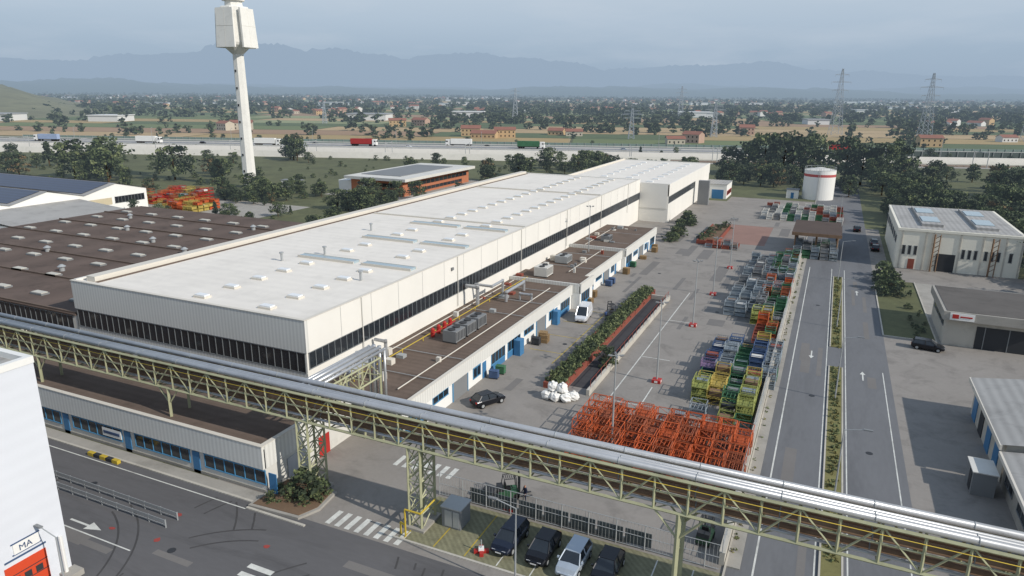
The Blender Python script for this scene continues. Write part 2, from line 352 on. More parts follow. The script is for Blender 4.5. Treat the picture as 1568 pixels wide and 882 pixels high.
b.box(-140,-44.1,42.62,42.7,.0,.35,concrete,'plinth')
b.box(-43.95,-43.9,45.5,48.5,0,2.2,mat('pale_grey_door',(190,192,195),.6),'doors'); b.box(-43.95,-43.88,50,51.6,0,2.2,red,'doors')
b.box(-66,-63.2,42.54,42.6,1.2,2.1,white,'sign'); b.box(-65.8,-63.4,42.5,42.54,1.5,1.8,blue,'sign')
for i in range(16): 
    x=RND.uniform(-100,-47);y=RND.uniform(47.5,54); b.box(x-.3,x+.3,y-.25,y+.25,4.58,4.9,RND.choice((steel,cap,midg)),'roof_fixtures')
b.finish('front_annex_building')
b=B()
b.box(-158,-88.2,56,121,0,7.2,white_d,'walls'); b.box(-158.3,-88.25,55.8,121.3,7.2,7.35,roofd,'roof')
for j in range(8):
    for i in range(8):
        x=-153+i*8.5;y=60+j*7.6; b.box(x-1.3,x+1.3,y-.6,y+.6,7.35,7.6,midg,'skylights'); b.box(x-1.15,x+1.15,y-.48,y+.48,7.6,7.7,mat('old_skylight',(194,190,178),.6,var=.1),'skylights')
for i in range(6): b.box(-158,-88.4,60+i*11-4,60+i*11-3.7,7.35,7.6,roofb,'roof_ribs')
for x,y in ((-140,66),(-128,78),(-112,70),(-118,92),(-105,88),(-100,104),(-133,98),(-98,75),(-95,62),(-110,110),(-145,108)):
    b.tube((x,y,7.3),(x,y,8.1),.4,steel,'roof_vents',n=10); b.tube((x,y,8.1),(x,y,8.45),.65,steel,'roof_vents',r1=.2,n=10)
strip_windows(b,'y',56,-157,-89,5.2,7,out=-1)
b.finish('old_workshop_hall')
def hvac(x,y,z,l=2.6,wd=2.0,h=1.7,m=midg):
    b=B(); b.box(x-wd/2,x+wd/2,y-l/2,y+l/2,z+.2,z+h,m)
    for k in (-1,1):
        b.box(x-wd/2-.05,x+wd/2+.05,y+k*(l/2-.1)-.08,y+k*(l/2-.1)+.08,z,z+.2,darkg)
        b.tube((x,y+k*l/4,z+h),(x,y+k*l/4,z+h+.15),.5,darkg,n=14)
    for i in range(6): b.box(x+wd/2,x+wd/2+.02,y-l/2+.15+i*l/6.4,y-l/2+.35+i*l/6.4,z+.4,z+h-.15,darkg)
    return b.finish('hvac_unit')
hvac(-43.3,77.0,3.9,m=midg);hvac(-43.3,80.2,3.9,m=midg);hvac(-43.3,83.4,3.9)
b=B()
for k in range(4): b.tube((-46.6,77+k*1.6,3.9),(-46.6,77+k*1.6,5.0),.28,red,n=12); b.tube((-46.6,77+k*1.6,5.0),(-46.6,77+k*1.6,5.2),.28,red,r1=.1,n=12)
b.beam((-46.2,76.5,4.6),(-46.2,82.5,4.6),.12,red); b.finish('red_pump_set')
hvac(-45,113,4.2,3,2.5,1.8,white_d);hvac(-46,126,3.7,3,2.5,1.5,steel);hvac(-44,148,4.1,2.5,2,1.3)
b=B()
b.tube((-46.9,60,4.4),(-46.9,110,4.4),.06,yel);
for y in range(60,111,5): b.beam((-46.9,y,3.9),(-46.9,y,4.5),.1,yel)
b.finish('gas_pipe_yellow')
def duct(pts,r,name='ventilation_duct',m=pipe_s):
    b=B()
    for p,q in zip(pts[:-1],pts[1:]): b.tube(p,q,r,m,n=10)
    for p in pts[1:-1]:
        b.tube((p[0],p[1],p[2]-r),(p[0],p[1],p[2]+r),r,m,n=10)
    b.finish(name)
duct([(-49.5,92,7),(-47.5,92,7),(-47.5,92,4)],.3);duct([(-49.5,95,6.5),(-46.5,95,6.5),(-46.5,99,6.5),(-46.5,99,4)],.22);duct([(-44.5,96,4),(-44.5,96,5.5),(-44.5,103,5.5),(-44.5,103,4)],.25);duct([(-43,98,4),(-43,98,5),(-41,98,5),(-41,98,4)],.2)
duct([(-49.5,61,5.2),(-47,61,7),(-47,61,4)],.25);duct([(-45.5,57,4),(-45.5,57,6.3),(-45.5,62,6.3),(-45.5,62,4)],.25);duct([(-49.6,68,6),(-48,68,6),(-48,68,4)],.22)
# ------------------------------------------------------------------ pipe bridge
def bridge():
    b=B(); y0,y1,zb,zt=43.9,46.1,7.6,10.2; t=truss_m
    x0,x1=-118,34; n=64; dx=(x1-x0)/n
    for y in (y0,y1):
        b.beam((x0,y,zb),(x1,y,zb),.2,t,'chords'); b.beam((x0,y,zt),(x1,y,zt),.2,t,'chords'); b.beam((x0,y,9.0),(x1,y,9.0),.09,t,'chords')
        for i in range(n+1):
            x=x0+i*dx; b.beam((x,y,zb),(x,y,zt),.14,t,'lattice')
            if i<n:
                if i%2: b.beam((x,y,zb),(x+dx,y,zt),.1,t,'lattice')
                else: b.beam((x,y,zt),(x+dx,y,zb),.1,t,'lattice')
    for i in range(n+1):
        x=x0+i*dx
        for z in (zb,zt,8.75): b.beam((x,y0,z),(x,y1,z),.12,t,'lattice')
        if i<n: b.beam((x,y0,zb),(x+dx,y1,zb),.07,t,'lattice')
    def pipe(y,z,r,m,xa=x0,xb=x1):
        b.tube((xa,y,z),(xb,y,z),r,m,'pipes',n=18)
        if r>.12:
            x=xa+2
            while x<xb: b.tube((x,y,z),(x+.08,y,z),r+.015,midg if m is pipe_r else steel,'pipes',n=14); x+=5.5
    pipe(44.15,10.58,.25,pipe_s); pipe(44.75,10.5,.17,pipe_s); pipe(45.2,10.45,.12,pipe_s); pipe(45.8,10.58,.25,pipe_s)
    pipe(44.5,9.15,.32,pipe_r); pipe(45.4,9.1,.3,pipe_r); pipe(44.2,8.0,.12,pipe_s); pipe(45.0,7.95,.24,pipe_r); pipe(43.72,9.75,.025,yel); pipe(46.35,9.7,.05,yel)
    def tower(x,z0,w_=.9):
        for sx in (-w_,w_):
            for y in (y0,y1): b.beam((x+sx,y,z0),(x+sx,y,zb),.2,t,'supports')
        k=int((zb-z0)/1.6)+1; h=(zb-z0)/k
        for i in range(k):
            za=z0+i*h; zc=za+h
            for y in (y0,y1): b.beam((x-w_,y,za),(x+w_,y,zc),.09,t,'supports'); b.beam((x+w_,y,za),(x-w_,y,zc),.09,t,'supports'); b.beam((x-w_,y,zc),(x+w_,y,zc),.1,t,'supports')
            for sx in (-w_,w_): b.beam((x+sx,y0,za),(x+sx,y1,zc),.09,t,'supports'); b.beam((x+sx,y0,zc),(x+sx,y1,zc),.1,t,'supports')
        b.box(x-w_-.4,x+w_+.4,y0-.4,y1+.4,0 if z0<1 else z0-.05,z0+.25,concrete,'supports')
    tower(-28.7,0,.6); tower(-40.4,0,.6)
    for x in (-6.9,15.5):
        for y in (y0,y1): b.beam((x,y,0),(x,y,zb),.28,t,'supports'); b.box(x-.4,x+.4,y-.4,y+.4,0,.4,concrete,'supports')
        b.beam((x,y0,3),(x,y1,6),.12,t,'supports'); b.beam((x,y1,3),(x,y0,6),.12,t,'supports'); b.beam((x,y0,6),(x,y1,6),.14,t,'supports')
        for s in (-1,1):
            for y in(y0,y1): b.beam((x,y,5.6),(x+s*1.8,y,zb),.14,t,'supports')
    for x in (-57,-77,-97):
        for y in (y0,y1): b.beam((x,y,4.5),(x,y,zb),.24,t,'supports'); b.beam((x,y,6),(x-1.3,y,zb),.12,t,'supports'); b.beam((x,y,6),(x+1.3,y,zb),.12,t,'supports')
    for x in (-42.2,-39.9):
        for z in (7.6,9.6): b.beam((x,46.2,z),(x,55.5,z),.16,t,'branch')
        for i in range(6):
            y=46.2+i*1.86; b.beam((x,y,7.6),(x,y,9.6),.11,t,'branch')
            if i<5: b.beam((x,y,7.6 if i%2 else 9.6),(x,y+1.86,9.6 if i%2 else 7.6),.09,t,'branch')
    for i in range(6): y=46.2+i*1.86; b.beam((-42.2,y,7.6),(-39.9,y,7.6),.1,t,'branch'); b.beam((-42.2,y,9.6),(-39.9,y,9.6),.1,t,'branch')
    for x,r in ((-42,.15),(-41.4,.22),(-40.7,.22),(-40.1,.15)):
        b.tube((x,44.5,10.0+r),(x,56.5,10.0+r),r,pipe_s,'pipes',n=12); b.tube((x,56.5,10.0+2*r),(x,56.5,4),r,pipe_s,'pipes',n=12)
    for x in (-42.2,-39.9): b.beam((x,55.4,0),(x,55.4,7.6),.2,t,'supports')
    b.finish('pipe_bridge',smooth=('pipes',))
bridge()
# ------------------------------------------------------------------ tower
b=B(); tx,ty=-201,201.5
def ring(r,z,n=8,ph=math.pi/8+.1): return [(tx+r*math.cos(2*math.pi*i/n+ph),ty+r*math.sin(2*math.pi*i/n+ph),z) for i in range(n)]
def loft(rs,m,part):
    V=[];F=[];n=len(rs[0])
    for r in rs: V+=r
    for k in range(len(rs)-1):
        for i in range(n): F.append((k*n+i,k*n+(i+1)%n,(k+1)*n+(i+1)%n,(k+1)*n+i))
    F.append(tuple(range(n))[::-1]); F.append(tuple(range((len(rs)-1)*n,len(rs)*n)))
    b.add(V,F,m,part)
tw=mat('tower_concrete_white',(224,222,215),.8,var=.05,scale=.3,stain=.1)
loft([ring(2.5,0),ring(1.95,49)],tw,'shaft')
loft([ring(2.0,48.2),ring(5.4,51.3),ring(5.7,52.2),ring(5.0,64),ring(4.8,64.2)],tw,'head_core')
for i in range(4):
    t=i*math.pi/2+.1; c,s_=math.cos(t),math.sin(t)
    pa=[]
    for (r,z,hw_) in ((6.1,50.4,3.9),(5.4,63.6,3.5)):
        for q in (-hw_,hw_): pa.append((tx+c*r-s_*q,ty+s_*r+c*q,z))
    o4=[pa[0],pa[1],pa[3],pa[2]]
    b.add(o4+[(x-c*.7,y-s_*.7,z) for x,y,z in o4],[(0,1,2,3),(7,6,5,4),(0,4,5,1),(1,5,6,2),(2,6,7,3),(3,7,4,0)],tw,'head_panels')
    b.beam((tx+c*6.1,ty+s_*6.1,50.6),(tx+c*5.41,ty+s_*5.41,63.4),.05,cap,'head_joints')
    r=5.75; b.beam((tx+c*r-s_*3.7,ty+s_*r+c*3.7,57.6),(tx+c*r+s_*3.7,ty+s_*r-c*3.7,57.6),.05,cap,'head_joints')
loft([ring(3.2,64),ring(3.0,66.2)],tw,'cap')
loft([ring(4.0,66.2),ring(4.0,66.6)],tw,'cap')
for i in range(8):
    x,y,z=ring(3.9,66.6)[i]; x2,y2,_=ring(3.9,66.6)[(i+1)%8]; b.beam((x,y,66.6),(x,y,67.8),.1,steel,'railing'); b.beam((x,y,67.8),(x2,y2,67.8),.08,steel,'railing')
b.tube((tx,ty,66.6),(tx,ty,72),.9,tw,'mast'); b.tube((tx,ty,72),(tx,ty,78),.15,steel,'mast')
for k in range(5):
    x,y,z=ring(3.3,66.6,5)[k]; b.tube((x,y,66.6),(x,y,70.2),.12,steel,'mast'); b.box(x-.25,x+.25,y-.25,y+.25,68.4,70,white,'mast')
for z in range(6,48,6): b.box(tx-.3,tx+.3,ty-2.45+z*.009,ty-2.3+z*.009,z,z+.8,darkg,'slots')
b.finish('water_tower')
# ------------------------------------------------------------------ silo
b=B()
def cyl(x,y,r,z0,z1,m,part='body',n=40,r1=None): b.tube((x,y,z0),(x,y,z1),r,m,part,n=n,r1=r1)
cyl(-3.8,272,5.2,0,8,white,'tank'); cyl(-3.8,272,5.21,8.0,8.9,mat('faded_red_band',(180,90,88),.6),'band'); cyl(-3.8,272,5.2,8.9,10.2,white,'tank'); cyl(-3.8,272,5.25,10.2,11.1,white_d,'roof',r1=.6)
for k in range(14):
    t=k*2*math.pi/14; t2=(k+1)*2*math.pi/14; p=(-3.8+5.1*math.cos(t),272+5.1*math.sin(t)); q=(-3.8+5.1*math.cos(t2),272+5.1*math.sin(t2)); b.beam((*p,10.2),(*p,11.2),.07,steel,'railing'); b.beam((*p,11.2),(*q,11.2),.06,steel,'railing')
for s in (-.3,.3): b.beam((-3.8+s,266.7,0),(-3.8+s,266.7,11),.07,steel,'ladder')
for k in range(27): b.beam((-4.1,266.7,.4*k+.3),(-3.5,266.7,.4*k+.3),.04,steel,'ladder')
b.finish('storage_tank')
b=B(); b.box(-14,-10,268,272,0,3,white,'walls'); b.box(-14.2,-9.8,267.8,272.2,3,3.15,midg,'roof'); b.box(-12.5,-11.5,267.95,268,0,2.1,bluep,'door'); b.finish('pump_house')
# ------------------------------------------------------------------ right buildings
b=B()
b.box(14.5,37,168,203,0,8.2,stucco,'walls'); b.box(14.3,37.2,167.8,203.2,8.2,8.7,stucco,'parapet'); b.box(14.9,36.6,168.4,202.6,8.7,8.76,roofg,'roof')
for x0 in (19,29):
    b.box(x0,x0+4,172,199,8.76,9.3,roofg,'roof_lights'); b.box(x0+.3,x0+3.7,175,182,9.3,9.45,sky_g,'roof_lights'); b.box(x0+.3,x0+3.7,188,195,9.3,9.45,sky_g,'roof_lights')
for x in (15.6,16.7,17.8,26.5,27.6,28.7,30.5,31.6,32.7,34.8): strip_windows(b,'y',168,x,x+.55,3.2,5,out=-1,step=1)
b.box(22,25.5,167.92,168,0,3.8,darkg,'door'); b.box(17,18.2,167.93,168,0,2.2,brickr,'door')
for x in (15.3,19.7,21,26,30,34,36.7): b.box(x-.12,x+.12,167.85,168,0,8.2,concrete_l,'pilasters')
for y in range(171,202,5): strip_windows(b,'x',14.5,y,y+3,5,6.4,out=-1,step=1)
for x in (21.2,31.5):
    b.beam((x,167,0),(x,167,8),.25,pipe_r,'pipework'); b.beam((x+1,167,0),(x+1,167,8),.15,pipe_r,'pipework')
    for z in range(1,8): b.beam((x,167,z),(x+1,167,z+.8),.1,pipe_r,'pipework')
b.finish('white_workshop_building')
b=B()
b.box(18,30,116.5,131,0,4.2,concrete_l,'walls'); b.box(17.4,31,115.3,131.5,4.2,5.5,concrete,'roof_slab'); b.box(17.8,30.6,115.7,131.1,5.5,5.55,mat('roof_dark_felt',(96,92,88),.9,var=.15,stain=.2),'roof')
b.box(22,29,116.42,116.5,0,3.4,darkg,'gate'); b.box(23,23.12,116.35,116.42,0,3.4,midg,'gate'); b.box(26,26.12,116.35,116.42,0,3.4,midg,'gate')
b.box(18.2,21.3,115.18,115.28,4.35,5.4,white,'sign'); b.box(18.5,19.3,115.12,115.18,4.6,5.2,red,'sign'); b.box(19.5,21,115.12,115.18,4.8,5.0,red,'sign')
for y in (118,121,124,127): strip_windows(b,'x',18,y,y+2.2,2.6,3.6,out=-1)
b.finish('garage_building')
b=B()
b.box(18.2,40,74,91,0,4.0,concrete_l,'walls'); 
b.poly([(17.6,73.5,4.2),(28,73.5,5.6),(28,91.4,5.6),(17.6,91.4,4.2)],roofg,'roof'); b.poly([(28,73.5,5.6),(41,73.5,4.2),(41,91.4,4.2),(28,91.4,5.6)],roofg,'roof'); b.box(17.5,17.7,73.4,91.5,3.7,4.2,cap,'gutter')
b.poly([(18.2,74,4),(40,74,4),(28,74,5.5)],concrete_l,'walls'); b.poly([(18.2,91,4),(40,91,4),(28,91,5.5)][::-1],concrete_l,'walls')
b.box(18.2,40,45,73.4,0,3.4,concrete,'walls'); b.poly([(17.6,44,3.6),(28,44,4.9),(28,73.3,4.9),(17.6,73.3,3.6)],roofg,'roof'); b.poly([(28,44,4.9),(41,44,3.6),(41,73.3,3.6),(28,73.3,4.9)],roofg,'roof'); b.box(17.5,17.7,44,73.3,3.2,3.62,cap,'gutter')
for y in (76,80,84,88): b.box(18.12,18.2,y,y+2,0,2.6,bluep if y!=84 else darkg,'doors')
for y in (48,53,58,64,69): strip_windows(b,'x',18.2,y,y+3,1.2,2.6,out=-1)
b.finish('low_warehouse')
b=B(); b.box(15.3,17.2,70.5,73.5,0,2.3,midg,'body'); b.box(15.2,17.3,70.4,73.6,2.3,2.4,white_d,'lid'); b.box(15.25,15.3,71,72,.2,2,darkg,'door'); b.finish('utility_cabinet')
b=B()
for x in (-6,-1.5,3):
    for y in (173,181,189): b.beam((x,y,0),(x,y,4.8),.25,pipe_r,'posts')
b.box(-6.8,3.8,172,190,4.8,5.2,mat('shelter_roof',(84,72,66),.9,var=.15),'roof'); b.box(-6.8,3.8,171.9,172,4.5,5.25,pipe_r,'fascia')
b.finish('open_shelter')
b=B()
for k in range(4):
    y0=70+k*20.5; y1=y0+20.5; ym=(y0+y1)/2
    b.box(-262,-195,y0,y1,0,6.2,white,'walls'); b.poly([(-195,y0,6.2),(-195,y1,6.2),(-195,ym,8.6)],white,'walls')
    b.poly([(-262,y0,6.2),(-194.6,y0,6.2),(-194.6,ym,8.7),(-262,ym,8.7)],roofg,'roof'); b.poly([(-262,ym,8.7),(-194.6,ym,8.7),(-194.6,y1,6.2),(-262,y1,6.2)],roofg,'roof')
    s=.15; zq=lambda y:(6.2+(8.7-6.2)*(1-abs(y-ym)/(ym-y0)))+s
    b.poly([(-261,y0+.8,zq(y0+.8)),(-197,y0+.8,zq(y0+.8)),(-197,ym-.5,zq(ym-.5)),(-261,ym-.5,zq(ym-.5))],solar,'solar_panels')
    b.poly([(-261,ym+.5,zq(ym+.5)),(-197,ym+.5,zq(ym+.5)),(-197,y1-.8,zq(y1-.8)),(-261,y1-.8,zq(y1-.8))],solar,'solar_panels')
    b.box(-194.95,-194.9,y0+1,y0+8.5,2.6,4.6,mat('beige_door',(190,178,150),.7),'panels'); strip_windows(b,'x',-195,y0+9.5,y1-1,2.8,4.6)
b.poly([(-195,100,5.5),(-172,100,3.8),(-172,130,3.8),(-195,130,5.5)],roofg,'lean_to_roof'); b.box(-194.9,-173,100.5,129.5,0,3.7,white,'lean_to')
b.finish('gabled_industrial_building')
b=B()
b.box(-158,-136,207,256,0,5.4,brick,'walls'); b.box(-160,-134,205.5,258,5.4,6.4,white_d,'roof_slab'); b.box(-157,-140,212,250,6.4,6.6,midg,'roof'); b.box(-154,-150,206.9,207,0,5.4,white,'panels')
strip_windows(b,'x',-136,210,254,3,4.4,fm=brick,step=3); strip_windows(b,'y',207,-149,-138,3,4.4,out=-1,step=2,fm=brick); b.box(-149,-138,206.9,207,.8,2.2,darkg,'windows'); b.box(-164,-158,207.5,235,0,4.5,white,'wing'); b.box(-135.9,-135.8,212,216,0,2.6,darkg,'doors'); strip_windows(b,'x',-136,220,250,.8,2.0,fm=brick,step=3)
b.finish('brick_office_building')
b=B(); b.box(-4,4,-1.5,1.5,.5,3,white); b.box(-4.2,4.2,-1.7,1.7,3,3.15,midg); b.box(-2.5,-1.5,-1.55,-1.5,.6,2.6,darkg); b.box(.5,2,-1.55,-1.5,1.4,2.3,glass); 
for x in (-3,3): b.box(x-.2,x+.2,-1.2,1.2,0,.5,darkg)
b.finish('site_office_cabin',loc=(-186,208,0),rot=.2)
b=B()
X=-49.8
b.box(-90,X,-30,28,0,17.3,mat('white_render_wall',(212,215,220),.7,var=.03,ribs=('Z',1.1),ribamt=.012),'walls'); b.box(-90,X-.4,-30,27.6,17.3,17.34,roofg,'roof'); b.box(X-.4,X+.05,-30,28.05,17.3,17.8,white,'parapet'); b.box(-90,X-.4,27.6,28.05,17.3,17.8,white,'parapet')
b.box(X,X+.06,23.5,26.4,0,3.2,redor,'door')
for z in (.8,1.6,2.4): b.box(X+.06,X+.08,23.5,26.4,z,z+.06,darkg,'door')
for y in (23.9,24.7,25.5): b.box(X+.06,X+.09,y,y+.5,1.7,2.2,darkg,'door')
b.box(X,X+.05,23.6,26.5,3.55,3.68,blue,'sign'); b.box(X,X+.09,24.3,26.1,3.95,4.75,white,'sign_board'); 
for za,zb in ((3.89,3.95),(4.75,4.81)): b.box(X,X+.1,24.2,26.2,za,zb,blue,'sign_board')
b.tube((X+.3,27.4,0),(X+.3,27.4,3.6),.14,white,'pipe'); b.box(X,X+1.1,27,28.2,0,.5,concrete,'step')
b.finish('white_factory_block')
tx_=bpy.data.curves.new('sign_text','FONT'); tx_.body='MA'; tx_.size=.65; tx_.extrude=.01; tx_.materials.append(blue)
to=bpy.data.objects.new('sign_lettering',tx_); C.objects.link(to); to.location=(X+.11,24.65,4.1); to.rotation_euler=(math.pi/2,0,math.pi/2); to.parent=bpy.data.objects['white_factory_block']
b=B()
for yy in (35.0,36.2):
    for x in np.arange(-80,-47.5,2.0): b.beam((x,yy,0),(x,yy,.8),.1,steel)
    b.box(-80,-48,yy-.06,yy-.02,.5,.8,steel); b.box(-80,-48,yy-.07,yy-.03,.28,.36,steel)
b.finish('guard_rail')
b=B()
for i in range(5): b.box(-65.5+i*.9,-64.7+i*.9,40.3,40.7,0,.4,yel if i%2==0 else darkg)
b.finish('wheel_stop_barrier')
b=B()
for x in np.arange(-29.5,-4.3,2.4): b.beam((x,49.3,0),(x,49.3,2.3),.08,steel)
for z in (.15,1.2,2.3): b.beam((-29.5,49.3,z),(-4.4,49.3,z),.05,steel)
for x in np.arange(-29.5,-4.4,.3): b.beam((x,49.3,.1),(x,49.3,2.3),.018,steel)
b.finish('mesh_fence')
b=B(); sh_=mat('shade_netting',(92,98,98),.8,var=.2)
for i,x in enumerate(np.arange(-26.5,-12,2.4)): b.box(x+.1,x+2.3,49.5,49.56,.2,1.5,sh_); 
b.box(-26.5,-12,49.6,49.9,0,.5,concrete); b.finish('hoarding_panels')
b=B(); b.box(-4.5,-4.1,50,172,0,1.1,concrete_l); b.box(-4.55,-4.06,50,172,1.1,1.2,concrete_l)
b.finish('boundary_wall')
b=B(); b.box(-3.9,-2.9,50,172,0,.13,concrete); b.finish('sidewalk')
b=B()
for y in np.arange(50,172,2.5): b.beam((-4.3,y,1.2),(-4.3,y,2.4),.06,steel)
for z in (1.6,2.0,2.4): b.beam((-4.3,50,z),(-4.3,172,z),.03,steel)
b.finish('boundary_railing')
b=B(); b.box(-26.9,-25.1,45.2,47,0,1.9,midg,'body'); b.box(-27.0,-25.0,45.1,47.1,1.9,2.0,steel,'lid'); b.box(-26.6,-25.9,45.15,45.2,.2,1.7,steel,'doors'); b.box(-25.8,-25.2,45.15,45.2,.2,1.7,steel,'doors'); b.finish('gas_meter_cabinet')
b=B()
for p,q in (((-28.9,42.6,0),(-28.9,42.6,2.6)),((-28.9,42.6,2.6),(-27.4,42.6,2.6)),((-27.4,42.6,2.6),(-27.4,45,2.6)),((-29.5,42.8,.0),(-29.5,42.8,1.1)),((-29.5,42.8,1.1),(-28.9,42.6,1.1))): b.tube(p,q,.08,yel)
b.finish('gas_riser_pipe')
b=B()
b.box(-30.0,-29.7,76,124.5,0,.8,brickr,'walls'); b.box(-27.5,-27.2,76,124.5,0,.9,brickr,'walls'); b.box(-29.7,-27.5,76,76.3,0,.8,brickr,'walls'); b.box(-29.7,-27.5,76.3,124.4,0,.6,soil,'soil')
b.finish('hedge_planter')
b=B()
b.box(-24.3,-23.9,76,122,0,.8,concrete_l,'walls'); b.box(-27.1,-24.3,78,121,.03,.06,mat('ramp_surface',(66,66,68),.9,var=.15),'slab'); b.box(-27.1,-24.3,121,121.4,0,.8,concrete_l,'walls')
for y in np.arange(77,122,2.2): b.beam((-24.1,y,.8),(-24.1,y,1.7),.05,brickr,'railing')
b.beam((-24.1,77,1.7),(-24.1,121.5,1.7),.05,brickr,'railing')
b.finish('loading_ramp')
# ------------------------------------------------------------------ foliage
def quads(rng,cen,rad,nper,size):
    P=np.repeat(cen,nper,0); rr=np.repeat(rad,nper,0)
    d=rng.normal(size=P.shape); d/=np.linalg.norm(d,axis=1,keepdims=True)+1e-9
    P=P+d*rr*(rng.random((len(P),1))**.45)
    u=rng.normal(size=P.shape); u/=np.linalg.norm(u,axis=1,keepdims=True); v=np.cross(u,rng.normal(size=P.shape)); v/=np.linalg.norm(v,axis=1,keepdims=True)
    s=size*(.6+.8*rng.random((len(P),1)))*.5
    return np.stack([P-u*s*1.3,P-v*s,P+u*s*1.3,P+v*s*.9],1)
def crown(rng,h,r,nc,nper,size,z0=.22,cone=False):
    t=rng.random(nc); ang=rng.random(nc)*6.283
    z=h*(z0+(1-z0)*t)
    prof=(1-t)*.9+.1 if cone else np.sqrt(np.clip(1-((t-.42)/.62)**2,0.02,1))
    rho=r*prof*np.sqrt(rng.random(nc))*(.75+.45*rng.random(nc))
    cen=np.stack([rho*np.cos(ang),rho*np.sin(ang),z],1)
    rad=np.repeat((r*.30*(.6+.8*rng.random((nc,1)))),3,1); rad[:,2]*=.75
    Q=quads(rng,cen,rad,nper,size)
    sh=np.repeat(rng.choice(3,nc,p=[.38,.42,.2]),nper)
    return Q,sh
def mesh_from_quads(name,Q,idx,mats):
    n=len(Q); me=bpy.data.meshes.new(name); me.vertices.add(n*4); me.vertices.foreach_set('co',Q.reshape(-1).astype(np.float32))
    me.loops.add(n*4); me.loops.foreach_set('vertex_index',np.arange(n*4,dtype=np.int32)); me.polygons.add(n)
    me.polygons.foreach_set('loop_start',np.arange(0,n*4,4,dtype=np.int32))
    for m in mats: me.materials.append(m)
    me.polygons.foreach_set('material_index',idx.astype(np.int32)); me.update(calc_edges=True); me.validate(); return me
TREES=[]
def make_tree(seed,h,r,cone=False,pal=None,nc=60,nper=26,size=.55):
    rng=np.random.default_rng(seed)
    Q,sh=crown(rng,h,r,nc,nper,size*h/10,cone=cone,z0=.16)
    b=B(); b.tube((0,0,0),(0.1,0,h*.5),h*.025,bark,r1=h*.012); b.tube((.1,0,h*.5),(0,.1,h*.88),h*.012,bark,r1=.02)
    for i in range(7):
        t=rng.random()*6.28; z=h*(.25+.4*rng.random()); b.tube((0,0,z),(math.cos(t)*r*.7,math.sin(t)*r*.7,z+h*.2),h*.008,bark,r1=.02,n=5)
    V,F,MI,ML=b.p['body']; o=len(V)
    V2=V+[tuple(p) for p in Q.reshape(-1,3)]; F2=F+[[o+4*i,o+4*i+1,o+4*i+2,o+4*i+3] for i in range(len(Q))]
    me=bpy.data.meshes.new('tree_mesh'); me.from_pydata(V2,[],F2)
    for m in (bark,)+(pal or (leafA,leafB,leafC)): me.materials.append(m)
    me.polygons.foreach_set('material_index',[0]*len(F)+[int(s)+1 for s in sh]); me.update()
    TREES.append((me,h)); return me
make_tree(1,10,4.2);make_tree(2,10,3.6);make_tree(3,11,3.2);make_tree(4,10,4.8);make_tree(5,12,3.0,cone=True,pal=(leafA,leafA,leafB));make_tree(6,9,3.8,pal=(leafA,leafR,leafB))
make_tree(11,3,1.6,nc=30,nper=20,size=.9);make_tree(12,3.4,1.3,nc=30,nper=20,size=.9)
make_tree(13,10,4,pal=(leafB,leafS,leafC));make_tree(14,10,4.4,pal=(leafA,leafA,leafB))
def tree(x,y,h,k=None,name='deciduous_tree'):
    k=RND.choice((0,1,2,3,0,1,9,3,4,5,8,9)) if k is None else k
    me,h0=TREES[k]; o=bpy.data.objects.new(name if k!=4 else 'conifer_tree',me); C.objects.link(o); s=h/h0; o.location=(x,y,0); o.rotation_euler=(0,0,RND.uniform(0,6.28)); w_=s*RND.uniform(.9,1.25); o.scale=(w_,w_,s)
for x,y,h in ((-285,190,15),(-272,196,16),(-262,188,14),(-300,210,12),(-245,205,13),(-340,215,11),(-330,190,8),(-222,208,9),
              (-168,262,8),(-130,262,9),(-122,246,8),(-129,205,6)): tree(x,y,h)
tree(-261,294,13,9); tree(-256,291,11,3); tree(-266,297,11,0)
for i in range(44): tree(RND.uniform(-195,-128),RND.uniform(172,204),RND.uniform(3.5,7))
for i in range(26): tree(RND.uniform(-192,-95),RND.uniform(140,178),RND.uniform(2.5,5))
for i in range(22): tree(RND.uniform(-430,-210),RND.uniform(165,235),RND.uniform(4,9))
for i in range(60): tree(RND.uniform(-130,10),RND.uniform(280,322),RND.uniform(5,10))
for x,y,h in ((-28,335,18),(-20,332,19),(-12,338,17),(5,330,18),(11,322,16),(-36,345,15),(16,300,13),(-44,340,12),(19,318,17),(25,330,18),(-8,345,18)): tree(x,y,h)
n=0
while n<330:
    x=RND.uniform(15,235); y=RND.uniform(207,365)
    if n<120: x=RND.uniform(17,110); y=RND.uniform(208,250)
    if x<17 and y<240: continue
    tree(x,y,RND.uniform(6,10.5) if y>240 else RND.uniform(5,8.5)); n+=1
for i in range(28): tree(RND.uniform(39,62),RND.uniform(140,212),RND.uniform(7,10))
for i in range(18):
    x,y,_=hw(RND.uniform(-330,150),RND.uniform(-135,-118)); tree(x,y,RND.uniform(3,6))
for i in range(24):
    x,y,_=hw(RND.uniform(-330,520),RND.uniform(26,38)); tree(x,y,RND.uniform(2.5,5))
for i in range(26):
    x,y,_=hw(RND.uniform(110,420),RND.uniform(-60,-30)); tree(x,y,RND.uniform(3,6))
def shrub(x,y,h,k=None):
    me,h0=TREES[6+(RND.randrange(2) if k is None else k)]; o=bpy.data.objects.new('shrub',me); C.objects.link(o); s=h/h0; o.location=(x,y,-.3*s); o.rotation_euler=(0,0,RND.uniform(0,6.28)); o.scale=(s*1.2,s*1.2,s)
for x,y,h in ((-42.6,41.6,1.2),(-41.4,42.6,1.6),(-40.0,43.4,3.2),(-39.4,42.3,1.2),(-41.8,44.2,1.5),(-43,43.2,1.2),(-39.2,44.2,2.0),(-24.9,86,3.2),(-22.8,60,.8)): shrub(x,y,h)
for i in range(14): shrub(RND.uniform(-37.5,-34),RND.uniform(172,205),RND.uniform(2,3.8))
